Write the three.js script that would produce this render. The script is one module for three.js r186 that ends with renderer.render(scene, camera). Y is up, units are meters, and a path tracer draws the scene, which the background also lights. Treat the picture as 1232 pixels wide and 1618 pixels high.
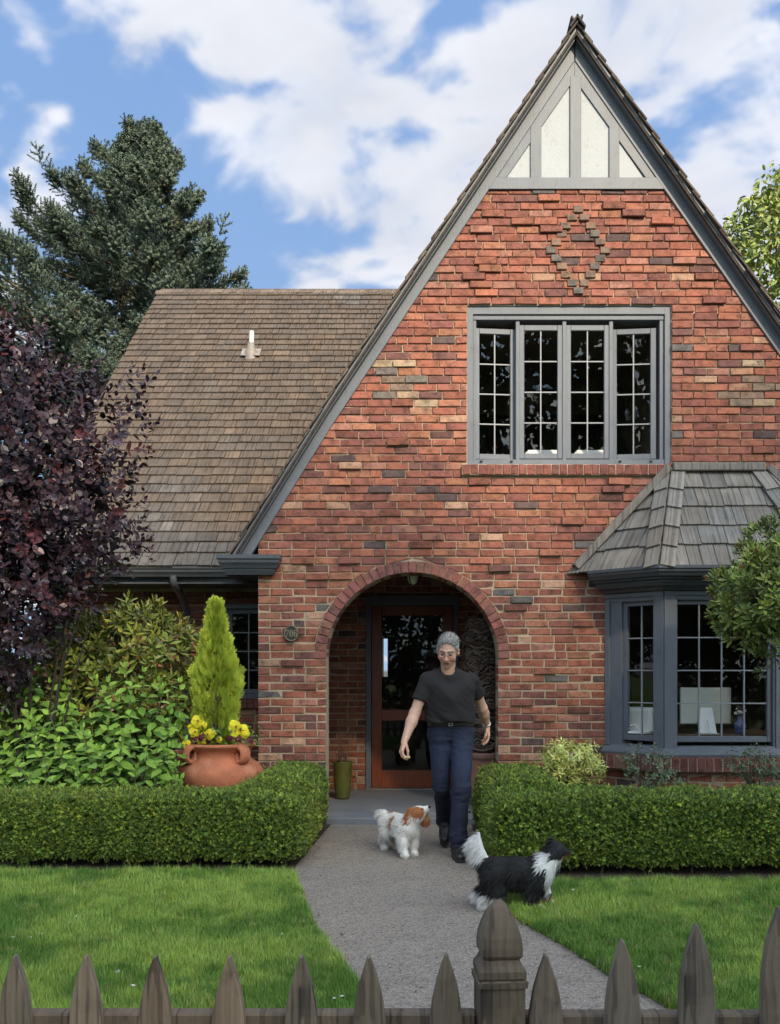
import * as THREE from 'three';
import { mergeGeometries, mergeVertices, toCreasedNormals } from 'three/addons/utils/BufferGeometryUtils.js';
import { TextGeometry } from 'three/addons/geometries/TextGeometry.js';
import { FontLoader } from 'three/addons/loaders/FontLoader.js';

// ---------------------------------------------------------------- camera, sky, sun, exposure
const F = 1500, CX = 651, HY = 1060, CH = 1.4, CZ = 8.67;   // focal length and horizon of the photograph (pixels), lens height and distance from the gable wall (metres)
const scene = new THREE.Scene();
const camera = new THREE.PerspectiveCamera(2 * Math.atan(809 / F) * 180 / Math.PI, 1232 / 1618, 0.05, 400);
camera.position.set(0, CH, CZ);
camera.setViewOffset(1232, 1618, 616 - CX, 809 - HY, 1232, 1618);
const renderer = new THREE.WebGLRenderer();
renderer.toneMapping = THREE.LinearToneMapping;
renderer.toneMappingExposure = 1.5;
renderer.shadowMap.enabled = true;
const EXPO = renderer.toneMappingExposure;

const sunAz = 24 * Math.PI / 180, sunEl = 36 * Math.PI / 180;
const SUN = new THREE.Vector3(Math.sin(sunAz) * Math.cos(sunEl), Math.sin(sunEl), Math.cos(sunAz) * Math.cos(sunEl));
const sun = new THREE.DirectionalLight(new THREE.Color().setRGB(1.0, 0.83, 0.59), 3.8);
sun.position.copy(SUN).multiplyScalar(40);
sun.castShadow = true;
sun.shadow.radius = 5;
sun.shadow.mapSize.set(4096, 4096);
Object.assign(sun.shadow.camera, { left: -22, right: 22, top: 22, bottom: -22, near: 1, far: 90 });
scene.add(sun, sun.target);

// ---------------------------------------------------------------- numbers and noise
function rng(seed) { let a = seed >>> 0; return () => { a = (a + 0x6D2B79F5) | 0; let t = Math.imul(a ^ (a >>> 15), 1 | a); t = (t + Math.imul(t ^ (t >>> 7), 61 | t)) ^ t; return ((t ^ (t >>> 14)) >>> 0) / 4294967296; }; }
const R0 = rng(7);
const rr = (r, a, b) => a + (b - a) * r();
const clamp = (x, a = 0, b = 1) => x < a ? a : x > b ? b : x;
const mix = (a, b, t) => a + (b - a) * t;
const sstep = (a, b, x) => { const t = clamp((x - a) / (b - a)); return t * t * (3 - 2 * t); };
const PT = new Float32Array(4096); { const r = rng(99); for (let i = 0; i < 4096; i++) PT[i] = r(); }
const hsh = (x, y, z) => PT[((x * 374761393 + y * 668265263 + z * 1274126177) >>> 5) & 4095];
function vnoise2(x, y, per, seed) {            // value noise that repeats after per cells
  const x0 = Math.floor(x), y0 = Math.floor(y); let fx = x - x0, fy = y - y0; fx = fx * fx * (3 - 2 * fx); fy = fy * fy * (3 - 2 * fy);
  const p0 = per.length ? per[0] : per, p1 = per.length ? per[1] : per, w = (v) => ((v % p0) + p0) % p0, u = (v) => ((v % p1) + p1) % p1;
  const a = hsh(w(x0), u(y0), seed), b = hsh(w(x0 + 1), u(y0), seed), c = hsh(w(x0), u(y0 + 1), seed), d = hsh(w(x0 + 1), u(y0 + 1), seed);
  return a + (b - a) * fx + (c - a) * fy + (a - b - c + d) * fx * fy;
}
function fbm2(x, y, per, seed, oct = 4) { let s = 0, a = 0.5, n = 0; for (let o = 0; o < oct; o++) { s += a * vnoise2(x, y, per, seed + o * 17); n += a; a *= 0.5; x *= 2; y *= 2; per = per.length ? [per[0] * 2, per[1] * 2] : per * 2; } return s / n; }
function vnoise3(x, y, z) {
  const x0 = Math.floor(x), y0 = Math.floor(y), z0 = Math.floor(z); let fx = x - x0, fy = y - y0, fz = z - z0;
  fx = fx * fx * (3 - 2 * fx); fy = fy * fy * (3 - 2 * fy); fz = fz * fz * (3 - 2 * fz);
  const l = (k) => { const a = hsh(x0, y0, z0 + k), b = hsh(x0 + 1, y0, z0 + k), c = hsh(x0, y0 + 1, z0 + k), d = hsh(x0 + 1, y0 + 1, z0 + k); return a + (b - a) * fx + (c - a) * fy + (a - b - c + d) * fx * fy; };
  return mix(l(0), l(1), fz);
}
function fbm3(x, y, z, oct = 4) { let s = 0, a = 0.5, n = 0; for (let o = 0; o < oct; o++) { s += a * vnoise3(x + o * 13.7, y, z + o * 5.1); n += a; a *= 0.5; x *= 2.03; y *= 2.03; z *= 2.03; } return s / n; }

// ---------------------------------------------------------------- the sky: blue air with broken cloud, computed for every direction
{
  const W = 3072, H = 1536, data = new Float32Array(W * H * 4);
  const dirOf = (x, y) => new THREE.Vector3((x - CX) / F, (HY - y) / F, -1).normalize();
  // cloud banks (+) and clear gaps (-): where the middle lies, its reach along and across, its tilt and weight
  const banks = [[400, 110, 190, 130, 0.3, 0.34], [520, 60, 150, 130, 0.5, 0.30], [560, 200, 130, 100, 0.4, 0.26], [480, 260, 90, 70, 0.3, 0.18], [1080, 150, 260, 240, 0, 0.40], [900, 60, 130, 90, 0, 0.24], [1150, 400, 160, 160, 0, 0.36], [820, 190, 80, 130, 0.2, 0.20], [590, 330, 90, 40, 0.25, 0.30], [660, 390, 70, 60, 0, 0.30], [540, 440, 60, 30, 0, 0.24], [630, 255, 45, 25, 0.2, 0.24], [740, 250, 60, 90, 0, 0.18], [75, 190, 34, 100, -0.45, 0.34], [30, 170, 34, 50, -0.3, 0.22], [195, 115, 48, 50, 0.35, 0.36], [215, 170, 40, 40, 0, 0.12], [5, 440, 50, 90, 0, 0.20],
    [60, 30, 130, 80, 0, -0.28], [120, 300, 60, 120, 0, -0.14], [410, 380, 90, 60, 0.3, -0.26], [340, 320, 60, 45, 0, -0.14], [690, 40, 50, 50, 0.6, -0.22], [640, 110, 50, 32, 0.3, -0.10], [760, 6, 40, 24, 0, -0.12], [712, 130, 40, 50, 0.2, -0.12], [255, 40, 30, 50, 0, -0.05], [630, 305, 50, 14, 0.25, -0.16], [560, 395, 40, 22, 0, -0.14]]
    .map(([x, y, a, b, t, w]) => { const c = dirOf(x, y), e = dirOf(x + 1, y).sub(dirOf(x - 1, y)).normalize(), n = new THREE.Vector3().crossVectors(e, c).normalize(); const k = 1 / Math.sqrt(1 + ((x - CX) / F) ** 2 + ((HY - y) / F) ** 2); return { c, e, n, a: a / F * k, b: b / F * k, co: Math.cos(t), si: Math.sin(t), w }; });
  const v = new THREE.Vector3();
  for (let j = 0; j < H; j++) {
    const el = ((j + 0.5) / H - 0.5) * Math.PI, cy = Math.cos(el), sy = Math.sin(el);
    for (let i = 0; i < W; i++) {
      const az = ((i + 0.5) / W - 0.5) * 2 * Math.PI;
      v.set(Math.cos(az) * cy, sy, Math.sin(az) * cy);
      const o = (j * W + i) * 4;
      if (sy < -0.02) { data[o] = 0.22 / EXPO; data[o + 1] = 0.23 / EXPO; data[o + 2] = 0.22 / EXPO; data[o + 3] = 1; continue; }
      const up = Math.max(sy, 0);
      const t = Math.pow(1 - up, 2.2);
      let r = mix(0.165, 0.40, t), g = mix(0.345, 0.60, t), b = mix(0.73, 0.86, t);
      // cloud field on a layer overhead, so that it foreshortens towards the horizon
      const q = 1 / (up + 0.28), lx = v.x * q, lz = v.z * q;
      const oc = -v.z > 0.45 ? 1 : 0;                    // fewer octaves where no detail is needed
      const wx = fbm3(lx * 3.1 + 5, lz * 3.1, 3.1, 2 + oc) - 0.5, wz = fbm3(lx * 3.1, lz * 3.1 + 9, 7.7, 2 + oc) - 0.5;
      const fine = fbm3(lx * 10 + wx * 2.6 + 3.3, lz * 10 + wz * 2.6 + 1.7, 0.5, 3 + 5 * oc) - 0.5;
      const streak = fbm3((lx * 0.8 + lz * 0.6) * 3.2 + wx, (lz * 0.8 - lx * 0.6) * 13 + wz * 3, 4.4, 2 + 3 * oc) - 0.5;
      let n = 0.315 + fine * 2.0 + streak * 1.0;
      const wob = wx * 0.06, wob2 = wz * 0.06;
      for (const k of banks) {
        const d = v.dot(k.c); if (d < 0.6) continue;
        const x = v.dot(k.e) / d + wob, y = v.dot(k.n) / d + wob2, x2 = (x * k.co + y * k.si) / k.a, y2 = (y * k.co - x * k.si) / k.b, s = x2 * x2 + y2 * y2;
        if (s < 9) n += 0.92 * k.w * Math.exp(-s * 0.8);
      }
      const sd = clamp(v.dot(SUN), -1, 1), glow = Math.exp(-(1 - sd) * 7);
      const away = -v.z;                     // extra unseen cloud added behind the lens and overhead for whiter fill light
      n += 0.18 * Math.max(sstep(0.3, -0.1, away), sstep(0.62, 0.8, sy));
      const c = (0.82 + 0.16 * sstep(-0.1, 0.12, fine)) * sstep(0.27, 0.68, n) + 0.06, thick = sstep(0.55, 1.05, n);
      const cb = mix(0.87, 0.78, thick) + 0.26 * (fbm3(lx * 7 + 2, lz * 7, 8, 3 + 2 * oc) - 0.5) + 0.30 * fine;
      r = mix(r, cb * 0.955, c); g = mix(g, cb * 0.99, c); b = mix(b, cb * 1.09, c);
      const lift = 1 + glow * 6.5;  // glow round the unseen sun strengthened to add fill light
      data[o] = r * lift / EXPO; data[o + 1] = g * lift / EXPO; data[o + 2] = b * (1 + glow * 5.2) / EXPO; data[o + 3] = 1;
    }
  }
  const sky = new THREE.DataTexture(data, W, H, THREE.RGBAFormat, THREE.FloatType);
  sky.mapping = THREE.EquirectangularReflectionMapping; sky.magFilter = sky.minFilter = THREE.LinearFilter; sky.wrapS = THREE.RepeatWrapping; sky.needsUpdate = true;
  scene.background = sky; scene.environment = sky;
}

// ---------------------------------------------------------------- textures: what surfaces are made of
const toS = (c) => { c = clamp(c); return 255 * (c <= 0.0031308 ? 12.92 * c : 1.055 * Math.pow(c, 1 / 2.4) - 0.055); };
function tex(size, fn, srgb = true) {
  const d = new Uint8Array(size * size * 4);
  for (let j = 0; j < size; j++) for (let i = 0; i < size; i++) {
    const c = fn(i / size, j / size), o = (j * size + i) * 4;
    if (typeof c === 'number') { d[o] = d[o + 1] = d[o + 2] = srgb ? toS(c) : 255 * clamp(c); }
    else for (let k = 0; k < 3; k++) d[o + k] = srgb ? toS(c[k]) : 255 * clamp(c[k]);
    d[o + 3] = 255;
  }
  const t = new THREE.DataTexture(d, size, size); t.wrapS = t.wrapT = THREE.RepeatWrapping; t.magFilter = THREE.LinearFilter; t.minFilter = THREE.LinearFilter;
  if (srgb) t.colorSpace = THREE.SRGBColorSpace; t.needsUpdate = true; return t;
}
const pair = (size, fn) => { const h = new Float32Array(size * size); let n = 0; const c = tex(size, (u, v) => { const [col, hh] = fn(u, v); h[n++] = hh; return col; }); n = 0; const b = tex(size, () => h[n++], false); return [c, b]; };
const rep = (t, m) => { const c = t.clone(); c.repeat.set(1 / m, 1 / m); c.needsUpdate = true; return c; };   // uv are metres: one tile is m metres

const T = {};
T.brick = pair(512, (u, v) => { const a = fbm2(u * 10, v * 10, 10, 1, 5), g = fbm2(u * 70, v * 70, 70, 9, 3), pit = sstep(0.70, 0.80, vnoise2(u * 90, v * 90, 90, 5)), l = sstep(0.60, 0.72, fbm2(u * 14, v * 30, [14, 30], 33, 4)); const c = 0.30 + 1.0 * a + 0.42 * (g - 0.5) - 0.34 * pit; return [[c * (1 + 0.22 * l), c * (1 + 0.5 * l), c * (1 + 0.65 * l)], 0.5 * a + 0.4 * g - 0.4 * pit]; });
T.mortar = pair(512, (u, v) => { const g = fbm2(u * 60, v * 60, 60, 12, 3), a = fbm2(u * 6, v * 6, 6, 3, 4); return [0.6 + 0.3 * a + 0.3 * (g - 0.5), g]; });
T.shake = pair(512, (u, v) => { const s = fbm2(u * 90, v * 3, [90, 3], 4, 3), s2 = fbm2(u * 24, v * 2, [24, 2], 8, 3), k = fbm2(u * 7, v * 7, 7, 2, 4); const cr = sstep(0.66, 0.74, vnoise2(u * 64, v * 2, [64, 2], 21)); const c = 0.57 + 0.24 * s + 0.26 * (s2 - 0.5) + 0.35 * (k - 0.5) - 0.25 * cr; return [[c * 1.0, c * 0.99, c * 0.98], 0.6 * s + 0.3 * s2 - 0.5 * cr]; });
T.stone = pair(512, (u, v) => { const g = vnoise2(u * 150, v * 150, 150, 12), g2 = vnoise2(u * 90, v * 90, 90, 32), a = fbm2(u * 4, v * 4, 4, 3, 5), w = sstep(0.76, 0.88, g), d = sstep(0.25, 0.12, g2); const c = 0.5 + 0.10 * (a - 0.5) + 0.5 * w - 0.3 * d + 0.4 * (fbm2(u * 60, v * 60, 60, 77, 3) - 0.5); return [[c * (1 + 0.06 * (g2 - 0.5)), c, c * (1 - 0.05 * (g2 - 0.5))], 0.5 + 0.4 * w - 0.5 * d]; });
T.wood = pair(512, (u, v) => { const k = fbm2(u * 3, v * 3, 3, 15, 4); const s = fbm2(u * 56 + 3 * k, v * 2, [56, 2], 6, 4), s2 = fbm2(u * 10 + 1.5 * k, v * 1.0, [10, 1], 9, 3), cr = sstep(0.68, 0.76, vnoise2(u * 48 + k, v * 3, [48, 3], 27)), st = sstep(0.52, 0.72, fbm2(u * 5, v * 5, 5, 55, 5)); const c = 0.50 + 0.30 * (s - 0.5) + 0.24 * (s2 - 0.5) - 0.18 * cr - 0.10 * st; return [[c * 1.02, c, c * 0.96 + 0.03 * k], 0.6 * s + 0.3 * s2 - 0.4 * cr]; });
T.door = pair(512, (u, v) => { const k = fbm2(u * 3, v * 3, 3, 15, 3), s = fbm2(u * 40 + 2 * k, v * 2, [40, 2], 66, 4); return [0.55 + 0.5 * s, s]; });
T.paint = pair(256, (u, v) => { const a = fbm2(u * 5, v * 5, 5, 4, 5), s = fbm2(u * 50, v * 4, [50, 4], 8, 3), d = sstep(0.62, 0.78, fbm2(u * 9, v * 9, 9, 44, 5)); return [0.78 + 0.16 * (a - 0.5) + 0.06 * (s - 0.5) - 0.10 * d, s]; });
T.stucco = pair(256, (u, v) => { const a = fbm2(u * 5, v * 5, 5, 24, 4), g = fbm2(u * 40, v * 40, 40, 8, 3), d = sstep(0.66, 0.78, fbm2(u * 12, v * 12, 12, 42, 3)); const c = 0.84 + 0.08 * (a - 0.5) - 0.07 * d; return [[c, c * (1 - 0.01 * d), c * (1 - 0.03 * d)], g]; });
T.clay = pair(512, (u, v) => { const a = fbm2(u * 5, v * 5, 5, 4, 5), g = fbm2(u * 40, v * 40, 40, 8, 4), e = sstep(0.58, 0.76, fbm2(u * 7, v * 5, [7, 5], 71, 5)); const c = 0.66 + 0.34 * (a - 0.5) + 0.2 * (g - 0.5); return [[c * (1 + 0.10 * e), c * (1 + 0.35 * e), c * (1 + 0.5 * e)], 0.6 * a + 0.4 * g]; });
T.cloth = pair(256, (u, v) => { const w = 0.5 + 0.5 * Math.sin((u * 64 + v * 64) * 2 * Math.PI), a = fbm2(u * 40, v * 40, 40, 4, 3); return [0.72 + 0.22 * (a - 0.5) + 0.10 * (w - 0.5), w]; });
T.denim = pair(256, (u, v) => { const w = 0.5 + 0.5 * Math.sin((u * 48 + v * 48) * 2 * Math.PI), a = fbm2(u * 40, v * 8, [40, 8], 4, 3), k = fbm2(u * 4, v * 4, 4, 9, 4); const c = 0.6 + 0.3 * (a - 0.5) + 0.22 * (w - 0.5) + 0.35 * (k - 0.5); return [c, w]; });
T.bark = pair(256, (u, v) => { const s = fbm2(u * 24, v * 6, [24, 6], 4, 4), a = fbm2(u * 5, v * 5, 5, 7, 3); return [0.4 + 0.6 * s * (0.6 + 0.6 * a), s]; });
T.soil = pair(512, (u, v) => { const g = fbm2(u * 50, v * 50, 50, 8, 4), a = fbm2(u * 8, v * 8, 8, 7, 4), ch = sstep(0.68, 0.78, vnoise2(u * 60, v * 40, [60, 40], 3)); const c = 0.4 + 0.5 * g + 0.3 * (a - 0.5) + 0.35 * ch; return [[c * 1.1, c * 0.95, c * 0.8], g]; });
T.turf = pair(512, (u, v) => { const g = fbm2(u * 60, v * 60, 60, 8, 4), a = fbm2(u * 6, v * 6, 6, 7, 4); const c = 0.5 + 0.5 * (g - 0.5) + 0.5 * (a - 0.5); return [[c, c, c], g]; });
T.skin = pair(256, (u, v) => { const a = fbm2(u * 12, v * 12, 12, 4, 5); return [[0.86 + 0.18 * (a - 0.5), 0.85 + 0.26 * (a - 0.5), 0.85 + 0.28 * (a - 0.5)], a]; });

function mat(color, { t, m = 0.5, rough = 0.8, bump = 0.002, vc = false, metal = 0, ...more } = {}) {
  const o = { roughness: rough, metalness: metal, vertexColors: vc, ...more };
  const phys = ['transmission', 'clearcoat', 'sheen', 'ior', 'specularIntensity'].some((k) => k in more);
  const c = new THREE.Color().setRGB(...color);
  if (t) { o.map = rep(t[0], m); if (bump) { o.bumpMap = rep(t[1], m); o.bumpScale = bump; } }
  const M = phys ? new THREE.MeshPhysicalMaterial(o) : new THREE.MeshStandardMaterial(o);
  M.color.copy(c); M.side = THREE.DoubleSide; return M;
}
const M = {
  brick: mat([1, 1, 1], { t: T.brick, m: 0.55, rough: 0.86, bump: 0.003, vc: true }),
  mortar: mat([0.55, 0.44, 0.31], { t: T.mortar, m: 0.6, rough: 0.95, bump: 0.003 }),
  shake: mat([1, 1, 1], { t: T.shake, m: 0.7, rough: 0.88, bump: 0.004, vc: true }),
  trim: mat([0.16, 0.178, 0.212], { t: T.paint, m: 0.7, rough: 0.5, bump: 0.0006 }),
  gableTrim: mat([0.30, 0.285, 0.265], { t: T.paint, m: 0.7, rough: 0.55, bump: 0.0008 }),
  gutter: mat([0.095, 0.108, 0.13], { t: T.paint, m: 0.9, rough: 0.38, bump: 0.0003 }),
  muntin: mat([0.27, 0.28, 0.30], { rough: 0.4 }),
  stucco: mat([0.50, 0.52, 0.54], { t: T.stucco, m: 0.7, rough: 0.9, bump: 0.0015 }),
  glass: mat([0.97, 0.98, 0.97], { rough: 0.01, transmission: 1, thickness: 0, ior: 1.5 }),
  inside: mat([0.24, 0.20, 0.16], { t: T.stucco, m: 1.5, rough: 0.9, bump: 0 }),
  floorIn: mat([0.10, 0.06, 0.035], { t: T.door, m: 1.0, rough: 0.5, bump: 0 }),
  door: mat([0.27, 0.062, 0.02], { t: T.door, m: 0.6, rough: 0.35, bump: 0.0006 }),
  porch: mat([0.27, 0.275, 0.30], { t: T.paint, m: 1.1, rough: 0.6, bump: 0.0006 }),
  path: mat([0.50, 0.425, 0.355], { t: T.stone, m: 0.7, rough: 0.92, bump: 0.0025 }),
  soil: mat([0.075, 0.055, 0.04], { t: T.soil, m: 0.7, rough: 1, bump: 0.012 }),
  turf: mat([0.12, 0.20, 0.03], { t: T.turf, m: 0.8, rough: 1, bump: 0.01 }),
  fence: mat([0.37, 0.295, 0.215], { t: T.wood, m: 0.32, rough: 0.85, bump: 0.002, vc: true }),
  black: mat([0.02, 0.02, 0.022], { rough: 0.4 }),
  white: mat([0.8, 0.79, 0.77], { rough: 0.6 }),
  metal: mat([0.6, 0.61, 0.62], { rough: 0.3, metal: 0.9 }),
  bark: mat([0.16, 0.125, 0.10], { t: T.bark, m: 0.5, rough: 0.95, bump: 0.01 }),
  clay: mat([0.70, 0.235, 0.12], { t: T.clay, m: 0.5, rough: 0.9, bump: 0.004 }),
};

// ---------------------------------------------------------------- geometry helpers
const px = (x, z = 0) => (x - CX) / F * (CZ - z), py = (y, z = 0) => CH + (HY - y) / F * (CZ - z);   // photograph pixel -> metres on the plane at depth z
const names = {};
const numbered = (n) => { const k = names[n] = (names[n] ?? -1) + 1; return k ? `${n}_${String(k).padStart(3, '0')}` : n; };
function shade(o) { o.castShadow = o.receiveShadow = true; return o; }
function part(parent, name, geo, m, label) { const o = shade(new THREE.Mesh(geo, m)); o.name = name; if (label) o.userData.label = label; parent.add(o); return o; }
function thing(name, label, category, pos = [0, 0, 0], group, turn = 0) {
  const g = new THREE.Group(); g.name = numbered(name); g.position.set(...pos); g.rotation.y = turn; g.userData = { label, category }; if (group) g.userData.group = group; scene.add(g); return g;
}
function structure(name, geo, m) { const o = shade(new THREE.Mesh(geo, m)); o.name = name; o.userData = { kind: 'structure' }; scene.add(o); return o; }
const stuff = (o) => { o.userData.kind = 'stuff'; return o; };
function boxUV(geo) {                        // uv in metres, projected along the axis that each face looks along
  const g = geo.index ? geo.toNonIndexed() : geo; const p = g.attributes.position, uv = new Float32Array(p.count * 2);
  const a = new THREE.Vector3(), b = new THREE.Vector3(), c = new THREE.Vector3();
  for (let i = 0; i < p.count; i += 3) {
    a.fromBufferAttribute(p, i); b.fromBufferAttribute(p, i + 1).sub(a); c.fromBufferAttribute(p, i + 2).sub(a); b.cross(c);
    const x = Math.abs(b.x), y = Math.abs(b.y), z = Math.abs(b.z);
    for (let k = 0; k < 3; k++) { const X = p.getX(i + k), Y = p.getY(i + k), Z = p.getZ(i + k); const [u, v] = z >= x && z >= y ? [X, Y] : x >= y ? [Z, Y] : [X, Z]; uv[2 * (i + k)] = u; uv[2 * (i + k) + 1] = v; }
  }
  g.setAttribute('uv', new THREE.BufferAttribute(uv, 2)); return g;
}
function tint(geo, c) { const n = geo.attributes.position.count, a = new Float32Array(n * 3); for (let i = 0; i < n; i++) a.set(c, i * 3); geo.setAttribute('color', new THREE.BufferAttribute(a, 3)); return geo; }
function box(w, h, d, x = 0, y = 0, z = 0, c = Math.min(w, h, d) * 0.12) {      // a box with chamfered edges, centred on x, y, z
  const P = [], N = []; const sx = w / 2, sy = h / 2, sz = d / 2;
  const V = (i, j, k, f) => [i * (f === 0 ? sx : sx - c), j * (f === 1 ? sy : sy - c), k * (f === 2 ? sz : sz - c)];
  const quad = (a, b, cc, e) => { P.push(...a, ...b, ...cc, ...a, ...cc, ...e); };
  for (const s of [-1, 1]) {
    let q = [V(s, -1, -1, 0), V(s, 1, -1, 0), V(s, 1, 1, 0), V(s, -1, 1, 0)]; s > 0 ? quad(...q) : quad(...q.reverse());
    q = [V(-1, s, -1, 1), V(-1, s, 1, 1), V(1, s, 1, 1), V(1, s, -1, 1)]; s > 0 ? quad(...q) : quad(...q.reverse());
    q = [V(-1, -1, s, 2), V(1, -1, s, 2), V(1, 1, s, 2), V(-1, 1, s, 2)]; s > 0 ? quad(...q) : quad(...q.reverse());
  }
  for (const a of [-1, 1]) for (const b of [-1, 1]) {
    let q = [V(a, b, -1, 0), V(a, b, 1, 0), V(a, b, 1, 1), V(a, b, -1, 1)]; a * b > 0 ? quad(...q.reverse()) : quad(...q);
    q = [V(a, -1, b, 0), V(a, 1, b, 0), V(a, 1, b, 2), V(a, -1, b, 2)]; a * b > 0 ? quad(...q) : quad(...q.reverse());
    q = [V(-1, a, b, 1), V(1, a, b, 1), V(1, a, b, 2), V(-1, a, b, 2)]; a * b > 0 ? quad(...q.reverse()) : quad(...q);
    for (const e of [-1, 1]) { const t = [V(a, b, e, 0), V(a, b, e, 1), V(a, b, e, 2)]; a * b * e < 0 ? t.reverse() : 0; P.push(...t[0], ...t[1], ...t[2]); }
  }
  for (let i = 0; i < P.length; i += 3) { P[i] += x; P[i + 1] += y; P[i + 2] += z; }
  const g = new THREE.BufferGeometry(); g.setAttribute('position', new THREE.BufferAttribute(new Float32Array(P), 3)); g.computeVertexNormals(); return boxUV(g);
}
const bx = (x0, x1, y0, y1, z0, z1, c) => box(Math.abs(x1 - x0), Math.abs(y1 - y0), Math.abs(z1 - z0), (x0 + x1) / 2, (y0 + y1) / 2, (z0 + z1) / 2, c ?? Math.min(Math.abs(x1 - x0), Math.abs(y1 - y0), Math.abs(z1 - z0), 0.03) * 0.12);
const plain = (g) => { g = g.index ? g.toNonIndexed() : g; for (const k of Object.keys(g.attributes)) if (!['position', 'normal', 'uv', 'color'].includes(k)) g.deleteAttribute(k); return g; };
function join(list) { const l = list.map(plain); const col = l.some((g) => g.attributes.color); for (const g of l) { if (!g.attributes.uv) boxUV(g); if (col && !g.attributes.color) tint(g, [1, 1, 1]); if (!g.attributes.normal) g.computeVertexNormals(); } return mergeGeometries(l); }
function prism(pts, z0, z1, bevel = 0) {      // an outline in x, y given depth from z0 to z1
  const s = new THREE.Shape(pts.map((p) => new THREE.Vector2(...p)));
  const g = new THREE.ExtrudeGeometry(s, { depth: z1 - z0 - 2 * bevel, bevelEnabled: bevel > 0, bevelSize: bevel, bevelThickness: bevel, bevelSegments: 1, bevelOffset: -bevel }); g.translate(0, 0, z0 + bevel); return boxUV(g);
}
function beam(a, b, w, h, up = [0, 1, 0], c) { // a box from a to b, w across and h along up
  const A = new THREE.Vector3(...a), B = new THREE.Vector3(...b), d = B.clone().sub(A), L = d.length(); d.normalize();
  const g = box(w, h, L, 0, 0, 0, c ?? Math.min(w, h) * 0.1); const U = new THREE.Vector3(...up), X = new THREE.Vector3().crossVectors(U, d).normalize(), Y = new THREE.Vector3().crossVectors(d, X);
  g.applyMatrix4(new THREE.Matrix4().makeBasis(X, Y, d).setPosition(A.add(B).multiplyScalar(0.5))); return g;
}
function tube(pts, r, seg = 24, rad = 8, taper) {
  const c = new THREE.CatmullRomCurve3(pts.map((p) => new THREE.Vector3(...p))); const g = new THREE.TubeGeometry(c, seg, r, rad, false);
  if (taper) { const p = g.attributes.position, n = g.attributes.normal; for (let i = 0; i <= seg; i++) { const q = c.getPointAt(i / seg); for (let j = 0; j <= rad; j++) { const k = i * (rad + 1) + j, s = mix(1, taper, i / seg); p.setXYZ(k, mix(q.x, p.getX(k), s), mix(q.y, p.getY(k), s), mix(q.z, p.getZ(k), s)); } } }
  return g;
}
function lathe(pts, seg = 48) { return new THREE.LatheGeometry(pts.map((p) => new THREE.Vector2(...p)), seg); }

// ================================================================ the setting: ground, path, lawn, beds
{
  const ground = new THREE.PlaneGeometry(260, 260, 1, 1); ground.rotateX(-Math.PI / 2); ground.translate(0, -0.03, -10); structure('ground', boxUV(ground), M.turf);
}
const pathL = [[-0.74, 0.02], [-0.80, 1.2], [-0.836, 2.0], [-0.79, 2.35], [-0.724, 2.67], [-0.563, 3.42], [-0.368, 4.1], [-0.205, 4.63], [-0.05, 5.2], [0.14, 5.9], [0.26, 6.6], [0.3, 7.6]];
const pathR = [[0.54, 0.02], [0.53, 1.3], [0.475, 2.2], [0.52, 2.95], [0.60, 3.35], [0.79, 3.9], [0.90, 4.3], [1.04, 4.67], [1.10, 4.87], [1.28, 5.6], [1.45, 6.6], [1.5, 7.6]];
const smooth = (pts, n) => new THREE.SplineCurve(pts.map((p) => new THREE.Vector2(...p))).getPoints(n).map((p) => [p.x, p.y]);
const PL = smooth(pathL, 60), PR = smooth(pathR, 60);
const edgeX = (L, z) => { for (let i = 1; i < L.length; i++) if (L[i][1] >= z) { const a = L[i - 1], b = L[i]; return mix(a[0], b[0], clamp((z - a[1]) / (b[1] - a[1] + 1e-9))); } return L[L.length - 1][0]; };
function sheet(pts, y, thick = 0.03) { const g = prism(pts.map(([x, z]) => [x, -z]), 0, thick); g.rotateX(-Math.PI / 2); g.translate(0, y - thick, 0); return boxUV(g); }
structure('garden_path', sheet([...PL, ...PR.slice().reverse()], 0.0, 0.06), M.path);
structure('street_pavement', sheet([[-14, 7.6], [-14, 12], [14, 12], [14, 7.6]], -0.004, 0.06), M.path);
structure('planting_bed', sheet([[-5, -1.3], [-5, 2.13], [-0.83, 2.13], ...PL.filter((p) => p[1] < 2.0).reverse()], 0.004, 0.04), M.soil);
structure('planting_bed_001', sheet([[5, -0.3], [5, 2.43], [0.50, 2.43], ...PR.filter((p) => p[1] < 2.2).reverse()], 0.006, 0.04), M.soil);
structure('lawn', sheet([[-6, 2.10], [-6, 7.5], ...PL.filter((p) => p[1] > 2.10).reverse()], 0.016, 0.05), M.turf);
structure('lawn_001', sheet([[6, 2.40], [6, 7.5], ...PR.filter((p) => p[1] > 2.40).reverse()], 0.018, 0.05), M.turf);

// ================================================================ the house
const house = thing('brick_house', 'red brick cottage with steep half-timbered gable, arched porch and bay window', 'house');
const leftX = (Y) => Math.max(-1.405, Y < 3.62 ? -1.4625 + (Y - 2.469) * 0.6225 : -0.746 + (Y - 3.62) / 1.505);
const rightX = (Y) => Math.min(4.45, 2.30 + (5.785 - Y) / 1.436);
const APX = 1.479, APY = 6.96;
const ARCH = { y: 1.51, r: 0.786, ro: 0.893 };
const WIN = { x0: 0.503, x1: 2.364, y0: 3.278, y1: 4.736 };
const BAY = { x0: 1.769, x1: 3.81, b: 0.42, xb: 2.189, xc: 3.39 };

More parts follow.
